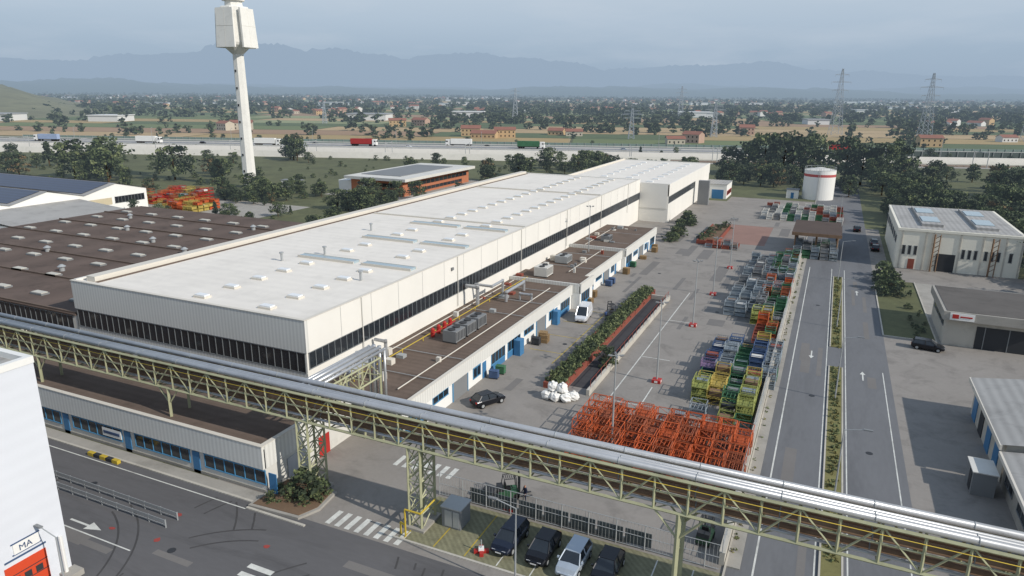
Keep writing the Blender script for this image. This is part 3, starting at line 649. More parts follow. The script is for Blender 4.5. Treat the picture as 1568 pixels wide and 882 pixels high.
for i in range(12): shrub(RND.uniform(10.8,14),RND.uniform(138,158),RND.uniform(1.5,3.6))
for i in range(10): shrub(RND.uniform(14.5,17),RND.uniform(118,136),RND.uniform(.5,1.1))
for i in range(260): 
    x=RND.uniform(-420,-95); y=RND.uniform(140,335); 
    if -165<x<-128 and 200<y<262: continue
    if -265<x<-170 and y<176: continue
    shrub(x,y,RND.uniform(1,3.2))
for i in range(60): shrub(RND.uniform(14.5,60),RND.uniform(204,216),RND.uniform(1.5,3.5))
for x,y in ((-27.5,176),(-26.5,180),(-27,185),(-26,190),(-24.5,195)): shrub(x,y,2.6)
b=B(); b.prism([(-44,40.3),(-38.6,40.6),(-37.8,42.5),(-38.2,45.4),(-43.9,45.4)],0,.25,concrete,'kerb'); b.prism([(-43.7,40.6),(-38.8,40.9),(-38.1,42.6),(-38.5,45.1),(-43.7,45.1)],.2,.3,soil,'soil'); b.finish('corner_flower_bed')
b=B(); b.box(-28.6,-23.6,173.6,173.9,0,1.0,brickr,'walls'); b.box(-28.6,-28.3,173.9,198,0,1.0,brickr,'walls'); b.box(-23.9,-23.6,173.9,198,0,1.0,brickr,'walls'); b.box(-28.3,-23.9,173.9,198,0,.8,soil,'soil'); b.finish('brick_planter')
rng=np.random.default_rng(5)
def hedge(name,x0,x1,y0,y1,z0,z1,n,size,mats=(leafA,leafB,leafC),rr=.38,pr=(.4,.4,.2)):
    k=n//12; cen=np.stack([rng.uniform(x0+.2,x1-.2,k),rng.uniform(y0,y1,k),z0+(z1-z0)*rng.uniform(.15,.85,k)*(.75+.25*np.sin(rng.uniform(0,6,k)))],1)
    Q=quads(rng,cen,np.full((k,3),rr),12,size); sh=np.repeat(rng.choice(3,k,p=list(pr)),12)
    o=bpy.data.objects.new(name,mesh_from_quads(name,Q,sh,list(mats))); C.objects.link(o)
hedge('hedge',-30.0,-27.2,76.3,124.3,.5,1.7,18000,.24,pr=(.15,.5,.35))
for y0,y1,n in ((30,99,3600),(108,153,2400)): hedge('median_weeds',2.95,4.25,y0,y1,.12,.3,n,.2,(leafC,grass_dry,leafB),.2)
hedge('verge_weeds',-3.9,-3.3,52,170,.1,.25,900,.16,(leafB,grass_dry,leafC),.2)
# ------------------------------------------------------------------ fields
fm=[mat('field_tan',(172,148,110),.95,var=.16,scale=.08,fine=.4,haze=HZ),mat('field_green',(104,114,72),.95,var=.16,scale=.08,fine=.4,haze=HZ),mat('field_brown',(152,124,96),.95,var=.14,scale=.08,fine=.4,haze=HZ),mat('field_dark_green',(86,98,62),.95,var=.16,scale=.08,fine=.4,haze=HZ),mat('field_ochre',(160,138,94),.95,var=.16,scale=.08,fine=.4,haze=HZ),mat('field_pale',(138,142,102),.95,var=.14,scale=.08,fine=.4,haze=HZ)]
b=B(); v=42; edges=[]
while v<2600:
    dv=RND.uniform(30,60)*(1+v/800); u=-1500
    while u<1900:
        du=RND.uniform(140,420)*(1+v/1500)
        strip(b,u,u+du-2,v,v+dv-2,.15,RND.choice(fm+[fm[0],fm[1],fm[1],fm[2],fm[3],fm[4]])); 
        if RND.random()<.45: edges.append((u,u+du,v+dv-1))
        u+=du
    v+=dv
b.finish('farm_fields')
rng=np.random.default_rng(9)
def mass(name,pos,hs,nc,nper,size,mats):
    Qs=[];S=[]
    protos=[crown(np.random.default_rng(100+i),1.0,.48,nc,nper,size,z0=.05) for i in range(6)]
    for (x,y),h in zip(pos,hs):
        Q,sh=protos[rng.integers(6)]; a=rng.random()*6.28; c,s=math.cos(a),math.sin(a); wv=h*(.9+.7*rng.random())
        X=Q[...,0]*c-Q[...,1]*s; Y=Q[...,0]*s+Q[...,1]*c; P=np.stack([X*wv+x,Y*wv+y,Q[...,2]*h],-1); Qs.append(P); S.append(np.where(rng.random()<.5,sh%2,sh%len(mats)))
    Q=np.concatenate(Qs); S=np.concatenate(S); o=bpy.data.objects.new(name,mesh_from_quads(name,Q,S,mats)); C.objects.link(o)
pos=[];hs=[]
for u0,u1,vv in edges:
    if vv>1500: continue
    n=int((u1-u0)/11)
    if vv<350 or RND.random()<.35: n//=4
    for i in range(n):
        p=hw(RND.uniform(u0,u1),vv+RND.uniform(-4,4)); pos.append(p[:2]); hs.append(RND.uniform(4,10))
for c in range(90):
    u=RND.uniform(-900,1200); vv=RND.uniform(230,1300); r=RND.uniform(8,40)
    for i in range(RND.randint(3,20)):
        p=hw(u+RND.gauss(0,r),vv+RND.gauss(0,r*.4)); pos.append(p[:2]); hs.append(RND.uniform(5,11))
for c in range(16):
    u=RND.uniform(-500,700); vv=RND.uniform(60,250)
    for i in range(RND.randint(2,7)):
        p=hw(u+RND.gauss(0,14),vv+RND.gauss(0,5)); pos.append(p[:2]); hs.append(RND.uniform(4,9))
mass('distant_tree_belt',pos,hs,14,7,.22,[farA,farB,leafB])
pos=[];hs=[]
for c in range(480):
    d=RND.uniform(1050,5600); az=math.radians(RND.uniform(-52,52)+24.37); cx,cy=-math.sin(az)*d,math.cos(az)*d; r=d*.03
    px,py=-cy/d,cx/d
    for i in range(RND.randint(7,15)):
        t=RND.gauss(0,r*1.6); q=RND.gauss(0,r*.2); pos.append((cx+px*t+cx/d*q,cy+py*t+cy/d*q)); hs.append(RND.uniform(7,13))
mass('distant_woodland',pos,hs,8,4,.34,[farA,farB])
# ------------------------------------------------------------------ railway + highway
b=B()
cw=mat('viaduct_wall',(236,232,224),.8,var=.05,stain=.08)
strip(b,-700,560,-88,-66,.06,concrete,'ballast')
def wallhw(b,u0,u1,v,z0,z1,m,part,t=.4):
    b.prism([hw(u0,v)[:2],hw(u1,v)[:2],hw(u1,v+t)[:2],hw(u0,v+t)[:2]],z0,z1,m,part)
wallhw(b,-700,130,-90,0,3.4,cw,'walls'); wallhw(b,-700,560,-64,0,3.6,cw,'walls')
for u in range(-700,560,45):
    for vv in (-84,-70):
        p=hw(u,vv); b.beam(p,(p[0],p[1],8),.3,steel,'masts')
    p=hw(u,-84,7.6);q=hw(u,-70,7.6); b.beam(p,q,.2,steel,'masts')
for vv in(-81,-79.5,-75,-73.5): p=hw(-700,vv,.2);q=hw(560,vv,.2); b.beam(p,q,.15,pipe_r,'rails')
b.finish('railway_line')
b=B(); strip(b,-900,800,-20,18,.12,mat('motorway_asphalt',(142,143,145),.9,var=.06)); strip(b,-900,800,-48,-28,.1,mat('service_road',(160,157,149),.9)); b.finish('motorway')
b=B()
for vv in(-19,-1.3,-8,8.5,17): strip(b,-900,800,vv,vv+.3,.15,paintw)
b.finish('motorway_lines')
b=B()
for vv in (-20.5,-.4,18.5):
    wallhw(b,-900,800,vv,.45,.95,white_d,'rail',.15)
    for u in range(-900,800,8): p=hw(u,vv+.25); b.beam(p,(p[0],p[1],.8),.15,steel,'posts')
b.finish('motorway_guard_rail')
b=B(); wallhw(b,-330,800,20.5,0,2.4,mat('noise_barrier_green',(125,142,136),.6,var=.08),'panels'); wallhw(b,180,800,-22.5,0,3.6,mat('noise_barrier_dark',(88,98,98),.5,var=.08),'panels')
for u in range(-330,800,5):
    p=hw(u,20.3); b.beam(p,(p[0],p[1],2.6),.2,steel,'posts')
    if u>180: p=hw(u,-22.8); b.beam(p,(p[0],p[1],3.8),.2,steel,'posts')
b.finish('noise_barrier')
def hwpole(u,v):
    p=hw(u,v); b=B(); b.tube((0,0,0),(0,0,11),.14,steel,r1=.08); b.tube((0,0,11),(2,0,11.4),.07,steel); b.box(1.6,2.6,-.2,.2,11.3,11.5,midg); b.finish('motorway_lamp',loc=(p[0],p[1],0),rot=2)
for u in range(-420,520,55): hwpole(u,-24)
def truck(u,v,cabm,trm,L_=15,flip=1,sc_=1.2):
    b=B()
    b.box(-L_/2,L_/2-3.1,-1.25,1.25,1.2,4.0,trm,'trailer'); b.box(-L_/2,L_/2-3,-1.1,1.1,.8,1.2,darkg,'chassis')
    y=1.2
    b.prism([(L_/2-2.6,-y),(L_/2-.3,-y),(L_/2,-y+.3),(L_/2,y-.3),(L_/2-.3,y),(L_/2-2.6,y)],.6,2.2,cabm,'cab'); b.prism([(L_/2-2.6,-y),(L_/2-.5,-y),(L_/2-.2,-y+.3),(L_/2-.2,y-.3),(L_/2-.5,y),(L_/2-2.6,y)],2.2,3.6,cabm,'cab')
    b.box(L_/2-.2,L_/2-.12,-1,1,2.3,3.1,glass,'windscreen'); b.box(L_/2-1.6,L_/2-.6,-1.23,1.23,2.3,3.0,glass,'windscreen')
    for x in (-L_/2+1,-L_/2+2.2,-L_/2+3.4,L_/2-4,L_/2-1.2):
        for s in (-1,1): b.tube((x,s*.85,.5),(x,s*1.22,.5),.5,black,'wheels',n=14)
    p=hw(u,v); o=b.finish('articulated_lorry',loc=(p[0],p[1],.15),rot=math.radians(18.5)+(math.pi if flip<0 else 0)); o.scale=(sc_,sc_,sc_)
redt=mat('red_tarp',(160,55,55),.7)
for u,v,c,t,f in ((-62,-5,white,redt,1),(-125,-14,white,white,1),(-210,-12,white,white,1),(-290,-6,white,mat('pale_blue_tarp',(150,165,190),.7),-1),(50,-5,white,green,1),(-390,-14,white,white,1),(-440,4,blue,blue,1),(0,6,white,white,-1),(250,6,white,redt,1),(400,4,white,white,1),(370,-10,white,white_d,-1)): truck(u,v,c,t,flip=f)
# ------------------------------------------------------------------ cars
def car_mesh(col,kind='hatch'):
    b=B(); m=mat('car_paint_'+col[0],col[1],.25,.3,var=.02,spec=.6)
    S=[(-2.15,.70,.45,.80),(-2.05,.84,.30,.93),(-1.5,.9,.24,.98),(-.6,.91,.22,.95),(.5,.91,.22,.93),(1.1,.9,.24,.90),(1.7,.87,.26,.80),(2.05,.78,.32,.66),(2.15,.6,.42,.58)]
    if kind=='van': S=[(-2.5,.9,.45,1.2),(-2.45,.97,.3,1.25),(-1.5,.98,.26,1.25),(0,.98,.26,1.25),(1.2,.98,.26,1.2),(1.9,.95,.28,1.05),(2.4,.88,.34,.9),(2.5,.75,.42,.75)]
    V=[];F=[]
    for x,h,z0,z1 in S:
        V+=[(x,-h*.9,z0),(x,-h,z0+.15),(x,-h,z1-.1),(x,-h*.92,z1),(x,0,z1+.03),(x,h*.92,z1),(x,h,z1-.1),(x,h,z0+.15),(x,h*.9,z0)]
    n=9
    for k in range(len(S)-1):
        for i in range(n-1): F.append((k*n+i,k*n+i+1,(k+1)*n+i+1,(k+1)*n+i))
        F.append((k*n+8,k*n,(k+1)*n,(k+1)*n+8))
    F.append(tuple(range(n))); F.append(tuple(range((len(S)-1)*n,len(S)*n))[::-1]); b.add(V,F,m)
    if kind=='van': A=[(-2.4,.93,1.23),(1.75,.93,1.1)]; Rf=[(-2.3,.82,2.3),(.75,.80,2.3)]
    elif kind=='wagon': A=[(-2.0,.84,.93),(1.1,.84,.9)]; Rf=[(-1.75,.62,1.47),(.35,.62,1.46)]
    else: A=[(-1.9,.84,.94),(1.1,.84,.9)]; Rf=[(-1.3,.62,1.5),(.3,.62,1.48)]
    (xa,ha,za),(xb,hb,zb)=A; (xc,hc,zc),(xd,hd,zd)=Rf
    v=[(xa,-ha,za),(xb,-hb,zb),(xb,hb,zb),(xa,ha,za),(xc,-hc,zc),(xd,-hd,zd),(xd,hd,zd),(xc,hc,zc)]
    g2=m if kind=='van' else glass
    b.add(v,[(0,1,5,4)],g2); b.add(v,[(2,3,7,6)],g2); b.add(v,[(1,2,6,5)],glass); b.add(v,[(3,0,4,7)],glass)
    b.box(xc-.02,xd+.02,-hd-.01,hd+.01,zd-.03,zd+.04,m)
    for s in (-1,1):
        for (p,q) in (((xa,s*ha,za),(xc,s*hc,zc)),((xb,s*hb,zb),(xd,s*hd,zd)),((-.35,s*.86,.93),(-.4,s*.63,1.48))): b.beam(p,q,.08,m)
        if kind=='van': b.add([(.6,s*.94,1.25),(1.5,s*.94,1.2),(1.0,s*.875,1.75),(.6,s*.87,1.8)],[(0,1,2,3)],glass)
        b.box(S[-2][0]-.12,S[-2][0]+.04,s*.45-.16,s*.45+.16,S[-2][3]-.14,S[-2][3]-.0,sky_l); b.box(S[0][0]-.02,S[0][0]+.1,s*.6-.12,s*.6+.12,.7,.88,red)
        b.box(.75,.95,s*.98-.08,s*.98+.08,.95,1.08,m)
        for x in (-1.35,1.35) if kind!='van' else (-1.55,1.6): b.tube((x,s*.70,.33),(x,s*.93,.33),.33,black,n=18); b.tube((x,s*.93,.33),(x,s*.945,.33),.2,steel,n=12)
    b.box(S[-1][0]-.05,S[-1][0]+.03,-.4,.4,.42,.55,darkg); b.box(S[-1][0]+.03,S[-1][0]+.05,-.25,.25,.44,.53,white)
    return b
def car(x,y,rot,col,kind='hatch',name='parked_car'):
    car_mesh(col,kind).finish(name,loc=(x,y,.04),rot=math.radians(rot))
BLK=('black',(28,30,36));SIL=('silver',(175,185,195));NAV=('navy',(35,42,58));WH=('white',(225,226,228)); GR=('grey',(95,100,104))
car(-20.6,45.5,-92,NAV,'wagon');car(-17.6,45.4,-90,BLK,'hatch');car(-14.9,45.1,-91,SIL,'wagon');car(-12.2,45.3,-90,BLK,'hatch')
car(-34.2,68.8,62,BLK,'hatch');car(-34.4,104.5,-84,WH,'van','parked_van')
car(15.8,113,-8,BLK,'wagon');car(11.5,185,90,BLK,'hatch');car(11.5,192,90,GR,'hatch');car(8,210,90,BLK)
for u,v in ((-330,-12),(-250,5),(-175,-6),(-100,6),(-30,-12),(20,4),(110,-5),(190,5),(300,-13),(340,5)):
    p=hw(u,v); car(p[0],p[1],18.5,RND.choice((WH,SIL,BLK,GR)),'hatch','car')
# ------------------------------------------------------------------ lamps
def lamp(x,y,h=10.7,base=True,z=0):
    b=B(); 
    if base:
        b.box(-.55,.55,-.55,.55,0,.45,red); b.box(-.57,.57,-.2,.2,.1,.4,white); b.box(-.2,.2,-.57,.57,.12,.38,white)
    b.tube((0,0,0),(0,0,h),.12,steel,r1=.06)
    for k in range(4):
        t=k*math.pi/2+.4; c,s=math.cos(t),math.sin(t); b.tube((0,0,h),(c*.5,s*.5,h+.1),.035,steel); b.tube((c*.4,s*.4,h+.02),(c*.8,s*.8,h+.1),.14,midg,n=8,r1=.1)
    b.finish('street_lamp',loc=(x,y,z))
for y in (63.7,83.9,108.7,128.6,151): lamp(-17.4,y)
lamp(-44.5,137,9.5,False,3.8)
def road_lamp(x,y,h=9,d=1):
    b=B(); b.tube((0,0,0),(0,0,h),.09,steel,r1=.05); b.tube((0,0,h),(1.8*d,0,h+.4),.04,steel); b.box(1.5*d,2.2*d,-.12,.12,h+.32,h+.42,midg); b.finish('road_lamp',loc=(x,y,0))
for y in (62,88,118,150,185,220): road_lamp(3.6,y,8,1)
road_lamp(-17.9,40.5,7,-1); road_lamp(-47.5,26,5,-1)
def ballast(x,y):
    b=B(); b.box(-.6,.6,-.16,.16,0,.3,red); b.box(-.16,.16,-.6,.6,.0,.33,red); b.box(-.22,.22,-.22,.22,.3,.5,white); b.tube((0,0,.5),(0,0,1.2),.05,steel); b.finish('barrier_base',loc=(x,y,0),rot=.5)
for p in ((-22.2,43.4),(-22.6,49.9),(-17.4,40.9)): ballast(*p)
b=B()
for x,y in ((-52,33),(-47.2,33.5),(-48.6,36.8),(-38.4,36.6)):
    n=7; pts=[(x+RND.uniform(.2,.45)*math.cos(i*.9),y+RND.uniform(.15,.35)*math.sin(i*.9),.042) for i in range(n)]; b.poly(pts,mat('red_marking',(150,70,64),.8))
b.finish('red_ground_marking')
def pylon(x,y,h,m=pst):
    b=B(); r=h*.075
    def w_(z): return r*(1-z/h)+.5
    zs=[h*k/9 for k in range(10)]
    for sx in (-1,1):
        for sy in (-1,1):
            for z0,z1 in zip(zs[:-1],zs[1:]): b.beam((sx*w_(z0),sy*w_(z0),z0),(sx*w_(z1),sy*w_(z1),z1),.28,m)
    for z0,z1 in zip(zs[:-1],zs[1:]):
        for s in (-1,1):
            b.beam((-w_(z0),s*w_(z0),z0),(w_(z1),s*w_(z1),z1),.16,m);b.beam((w_(z0),s*w_(z0),z0),(-w_(z1),s*w_(z1),z1),.16,m)
            b.beam((s*w_(z0),-w_(z0),z0),(s*w_(z1),w_(z1),z1),.16,m)
    for z,l in ((h*.68,7),(h*.8,8.5),(h*.91,6)):
        for s in (-1,1): b.beam((0,0,z+.9),(s*l,0,z),.2,m); b.beam((0,0,z-.4),(s*l,0,z),.2,m); b.beam((s*l,0,z),(s*l,0,z-2),.12,m)
    b.finish('electricity_pylon',loc=(x,y,0),rot=.35)
pylon(-2,720,58);pylon(62,640,52);pylon(-200,1000,45);pylon(-360,800,40);pylon(330,1100,45);pylon(-95,620,28);pylon(140,700,36)
for x,y in ((-150,560),(-560,560),(-520,640)): pylon(x,y,24)
def house(b,x,y,w_,d,h,rot,wm,rm):
    c,s=math.cos(rot),math.sin(rot)
    def P(a,q,z): return (x+a*c-q*s,y+a*s+q*c,z)
    W=w_/2;D=d/2; rh=min(w_,d)*.22
    v=[P(-W,-D,0),P(W,-D,0),P(W,D,0),P(-W,D,0),P(-W,-D,h),P(W,-D,h),P(W,D,h),P(-W,D,h),P(-W,0,h+rh),P(W,0,h+rh)]
    b.add(v,[(0,1,5,4),(1,2,6,9,5),(2,3,7,6),(3,0,4,8,7)],wm,'walls')
    o=.6; v=[P(-W-o,-D-o,h-.1),P(W+o,-D-o,h-.1),P(W+o,0,h+rh+.1),P(-W-o,0,h+rh+.1),P(-W-o,D+o,h-.1),P(W+o,D+o,h-.1)]
    b.add(v,[(0,1,2,3),(3,2,5,4)],rm,'roof')
    n=int(w_/3)
    for i in range(n):
        a=-W+(i+.5)*w_/n
        for z in np.arange(1,h-1,3): b.add([P(a-.5,-D-.03,z),P(a+.5,-D-.03,z),P(a+.5,-D-.03,z+1.3),P(a-.5,-D-.03,z+1.3)],[(0,1,2,3)],darkg,'windows')
walls=[housew,mat('house_wall_ochre',(185,155,112),.85,haze=HZ),mat('house_wall_white',(208,206,200),.85,haze=HZ),mat('house_wall_pink',(175,145,125),.85,haze=HZ)]
for u,v in ((150,60),(165,75),(5,95),(20,105),(-10,120),(-240,150),(-232,165),(330,70),(60,150),(75,140),(-110,260),(-90,280),(230,200),(420,140),(520,190)):
    b=B(); p=hw(u,v); house(b,p[0],p[1],RND.uniform(12,20),RND.uniform(8,11),RND.choice((4,6.5)),RND.uniform(-.3,.8),RND.choice(walls),tile); b.finish('farmhouse')
b=B()
for c in range(50):
    d=RND.uniform(900,4200); az=math.radians(RND.uniform(-48,48)+24.37); cx,cy=-math.sin(az)*d,math.cos(az)*d; r=d*.035
    for i in range(RND.randint(3,14)): house(b,cx+RND.gauss(0,r),cy+RND.gauss(0,r),RND.uniform(9,18),RND.uniform(8,11),RND.choice((4,6,7)),RND.uniform(0,3),RND.choice(walls),tile)
b.finish('distant_village')
b=B()
for i in range(85):
    d=RND.uniform(800,4000); az=math.radians(RND.choice((RND.uniform(-48,48),RND.uniform(0,45)))+24.37); cx,cy=-math.sin(az)*d,math.cos(az)*d; l=RND.uniform(20,70); w_=RND.uniform(18,40); h=RND.uniform(5,8)
    c,s=math.cos(.35),math.sin(.35); pts=[(cx+a*c-q*s,cy+a*s+q*c) for a,q in ((-l/2,-w_/2),(l/2,-w_/2),(l/2,w_/2),(-l/2,w_/2))]; b.prism(pts,0,h,factw,'walls')
    pts=[(cx+a*c-q*s,cy+a*s+q*c) for a,q in ((-l/2-1,-w_/2-1),(l/2+1,-w_/2-1),(l/2+1,w_/2+1),(-l/2-1,w_/2+1))]; b.prism(pts,h,h+.8,factr if i%2 else factw,'roof')
b.finish('distant_warehouses')
# ------------------------------------------------------------------ hills & mountains
def ridge(name,r0,r1,prof,m,seed,na=300,nr=6,az0=-62,az1=62,amp=.22):
    rg=np.random.default_rng(seed); ph=rg.random(12)*6.28
    V=[];F=[]
    for j in range(nr+1):
        t=j/nr; rr=r0+(r1-r0)*t; env=math.sin(math.pi*t*.5)**1.2
        for i in range(na+1):
            a=az0+(az1-az0)*i/na; ar=math.radians(-a+24.37)
            hgt=prof(a)*env*(1+amp*sum(math.sin(a*f_+ph[k]+j*.6*k)/(k+1.5) for k,f_ in enumerate((.35,.8,1.7,2.9,4.3,6.1,9.3,13.))))
            V.append((-math.sin(ar)*rr,math.cos(ar)*rr,max(hgt,0)-2))
    n=na+1
    for j in range(nr):
        for i in range(na): F.append((j*n+i,j*n+i+1,(j+1)*n+i+1,(j+1)*n+i))
    me=bpy.data.meshes.new(name); me.from_pydata(V,[],F); me.materials.append(m); me.polygons.foreach_set('use_smooth',[True]*len(F)); o=bpy.data.objects.new(name,me); C.objects.link(o)
def bumpf(a,c,w_,h): return h*math.exp(-((a-c)/w_)**2)
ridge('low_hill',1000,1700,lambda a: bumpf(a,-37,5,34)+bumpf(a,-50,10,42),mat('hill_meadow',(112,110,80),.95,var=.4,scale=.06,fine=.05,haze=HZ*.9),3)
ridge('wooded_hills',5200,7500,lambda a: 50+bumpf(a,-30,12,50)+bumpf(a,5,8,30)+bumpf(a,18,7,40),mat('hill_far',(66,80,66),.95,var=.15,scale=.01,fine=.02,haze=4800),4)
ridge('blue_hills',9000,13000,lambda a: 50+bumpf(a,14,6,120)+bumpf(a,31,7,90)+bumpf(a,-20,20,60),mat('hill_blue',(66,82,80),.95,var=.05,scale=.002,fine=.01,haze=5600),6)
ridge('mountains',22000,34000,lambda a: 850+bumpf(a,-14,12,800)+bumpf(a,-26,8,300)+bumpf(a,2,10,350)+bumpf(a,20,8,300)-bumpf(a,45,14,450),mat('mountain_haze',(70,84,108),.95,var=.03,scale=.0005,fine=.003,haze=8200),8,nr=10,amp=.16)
# ------------------------------------------------------------------ racks and crates
def stillage(b,x,y,z,lx,ly,h,m,mode=0):
    p=.07
    for sx in (0,lx):
        for sy in (0,ly): b.beam((x+sx,y+sy,z),(x+sx,y+sy,z+h),p,m)
    for zz in ((z+.12,z+h) if mode!=2 else (z+.12,z+h*.5,z+h)):
        for sy in (0,ly): b.beam((x,y+sy,zz),(x+lx,y+sy,zz),p*.9,m)
        for sx in (0,lx): b.beam((x+sx,y,zz),(x+sx,y+ly,zz),p*.9,m)
    if mode==0:
        for k in range(1,4): b.beam((x+lx*k/4,y,z+.12),(x+lx*k/4,y+ly,z+.12),.06,m)
        b.beam((x,y,z+.1),(x+lx,y,z+h),.04,m); b.beam((x,y+ly,z+h),(x+lx,y+ly,z+.1),.04,m)
    elif mode==1:
        b.box(x+.03,x+lx-.03,y+.03,y+.07,z+.15,z+h*.8,m); b.box(x+.03,x+lx-.03,y+ly-.07,y+ly-.03,z+.15,z+h*.8,m); b.box(x+.03,x+.07,y+.08,y+ly-.08,z+.15,z+h*.8,m); b.box(x+lx-.07,x+lx-.03,y+.08,y+ly-.08,z+.15,z+h*.8,m); b.box(x+.08,x+lx-.08,y+.08,y+ly-.08,z+.15,z+.2,darkg)
    else:
        for k in range(1,6): b.beam((x+lx*k/6,y,z+.1),(x+lx*k/6,y,z+h),.025,m); b.beam((x+lx*k/6,y+ly,z+.1),(x+lx*k/6,y+ly,z+h),.025,m)
        for k in range(1,5): b.beam((x+lx,y+ly*k/5,z+.1),(x+lx,y+ly*k/5,z+h),.025,m); b.beam((x,y+ly*k/5,z+.1),(x,y+ly*k/5,z+h),.025,m)
        b.box(x,x+lx,y,y+ly,z+.08,z+.12,m)
b=B()
for i in range(10):
    for j in range(6):
        hts=RND.choice((2,3,3,3))
        if j==5: hts=2
        for k in range(hts):
            stillage(b,-21.6+i*1.75+RND.uniform(-.15,.15),61.6+j*1.85+RND.uniform(-.15,.15),k*1.0,1.6,1.65,1.0,orange if RND.random()<.65 else orange2,0 if RND.random()<.8 else 2)
b.finish('orange_steel_rack_stack')
junk=[darkg,midg,greyb,brickr,pipe_r,white_d]
def stack(name,xs,ys,lx,ly,h,cols,hmax,modes=(0,1,2),hmin=1,fill=.5):
    b=B()
    for x in xs:
        m=RND.choice(cols)
        for y in ys:
            if RND.random()<.45: m=RND.choice(cols)
            if RND.random()<.05: continue
            n=RND.randint(hmin,hmax); md=RND.choice(modes)
            for k in range(n): stillage(b,x+RND.uniform(-.08,.08),y+RND.uniform(-.1,.1),k*h,lx,ly,h,m if RND.random()<.9 else RND.choice(cols),md)
            if RND.random()<fill:
                z=(n-1)*h; b.box(x+.15,x+lx-.15,y+.15,y+ly-.15,z+.2,z+h*RND.uniform(.4,.85),RND.choice(junk))
    b.finish(name)
stack('lime_stillage_stack',np.arange(-8.6,-5,1.9),np.arange(75.5,79,1.6),1.75,1.45,.9,[lime,lime,green],3,(0,2))
stack('yellow_stillage_stack',np.arange(-12.3,-5,1.85),np.arange(80,87,1.55),1.75,1.45,.9,[yelr,lime,lime,green,yelr],3,(0,2,2),2)
stack('mixed_crate_stack',np.arange(-12.6,-5,1.85),np.arange(87.5,103,1.55),1.75,1.45,.85,[blue,purple,greyb,green,yelr,greyb,midg,blue],3,(1,1,2),1)
stack('orange_crate_stack',np.arange(-8.0,-5,1.6),np.arange(104.5,113,1.5),1.5,1.35,.85,[orange,orange2,green,brickr],3,(1,2),1)
stack('green_crate_stack',np.arange(-9.2,-5,1.6),np.arange(114,127,1.5),1.5,1.35,.85,[green,yelr,lime,green,midg],3,(1,2,0),1)
stack('blue_grey_crate_stack',np.arange(-13.8,-9.3,1.75),np.arange(117,160,1.7),1.65,1.55,.8,[greyb,greyb,midg,greyb],3,(1,1,2),1)
stack('coloured_crate_stack',np.arange(-9.0,-5,1.6),np.arange(128,166,1.5),1.5,1.35,.85,[orange2,green,greyb,yelr,green,orange,midg,greyb],3,(1,2,0),1)
stack('shelter_crate_stack',np.arange(-6,2.4,1.9),np.arange(168,180,1.8),1.6,1.5,.85,[greyb,green,greyb,midg],3,(1,2),2)
stack('storage_crate_stack',np.arange(-26,-18,2),np.arange(170,174,1.8),1.6,1.4,.8,[midg,greyb,brickr],2,(1,2),1)
stack('silo_crate_stack',np.arange(-18,4,1.9),np.arange(218,246,2.2),1.6,1.5,.8,[white_d,midg,green,white_d,brickr,greyb],2,(1,),1)
stack('yard_crate_stack',np.arange(-206,-190,2.1),np.arange(156,172,2.2),1.9,1.8,1.0,[orange,orange2,yelr,green,red],4,(0,2),1)
stack('yellow_crate_stack',np.arange(-186,-174,2.1),np.arange(150,160,2.2),1.9,1.8,1.0,[yelr,yelr,orange],3,(1,),2)
b=B(); stillage(b,-11.8,76,0,1.8,1.6,.8,greyb,1); stillage(b,-11.8,76,.8,1.8,1.6,.8,greyb,0); b.finish('wire_container')
def pallets(x,y,n,rot):
    b=B(); wd=mat('pallet_wood',(150,125,92),.9,var=.2)
    for k in range(n):
        z=k*.15
        for q in (-.5,0,.5): b.box(-.6,.6,q-.05,q+.05,z,z+.1,wd)
        for q in (-.5,-.25,0,.25,.5): b.box(q-.09,q+.09,-.56,.56,z+.1,z+.13,wd)
    b.finish('pallet_stack',loc=(x,y,.03),rot=rot)
for i in range(10): pallets(RND.uniform(-37,-35.4),RND.choice((92,118,123,129,136,146,152,160,163,113))+RND.uniform(-1,1),RND.randint(3,10),RND.uniform(-.2,.2))
def bin_(x,y,m):
    b=B(); b.prism([(-.6,-.4),(.6,-.4),(.6,.4),(-.6,.4)],.15,1.1,m); b.add([(-.65,-.45,1.1),(.65,-.45,1.1),(.65,.45,1.1),(-.65,.45,1.1),(-.5,0,1.3),(.5,0,1.3)],[(0,1,5,4),(2,3,4,5),(1,2,5),(3,0,4)],m)
    for sx in (-.5,.5):
        for sy in (-.3,.3): b.tube((sx,sy-.04,.1),(sx,sy+.04,.1),.1,black,n=10)
    b.finish('waste_bin',loc=(x,y,.03),rot=RND.uniform(-.2,.2))
for x,y,m in ((-36.9,76,blue),(-36.8,77.8,green),(-36.8,90,darkg),(-36.6,126,blue),(-36.6,128,blue),(-36.4,143,green),(-12.5,73.8,greyb),(-24.9,50.6,darkg)): bin_(x,y,m)
def sack(name,x,y,z,r,seed):
    rg=np.random.default_rng(seed); V=[];F=[];nu,nv=12,7
    for j in range(nv+1):
        ph=math.pi*j/nv
        for i in range(nu):
            t=2*math.pi*i/nu; k=r*(1+.12*rg.normal()); ca=abs(math.cos(t))**.7*np.sign(math.cos(t)); sa=abs(math.sin(t))**.7*np.sign(math.sin(t))
            V.append((k*ca*math.sin(ph)**.5,k*sa*math.sin(ph)**.5,r*.85*(1+math.cos(ph))*(1+.05*rg.normal())))
    for j in range(nv):
        for i in range(nu): F.append((j*nu+i,(j+1)*nu+i,(j+1)*nu+(i+1)%nu,j*nu+(i+1)%nu))
    b=B(); b.add(V,F,white)
    b.tube((0,0,r*1.6),(.1,.05,r*1.95),.12,white,r1=.2,n=6); b.finish(name,loc=(x,y,z),rot=seed)
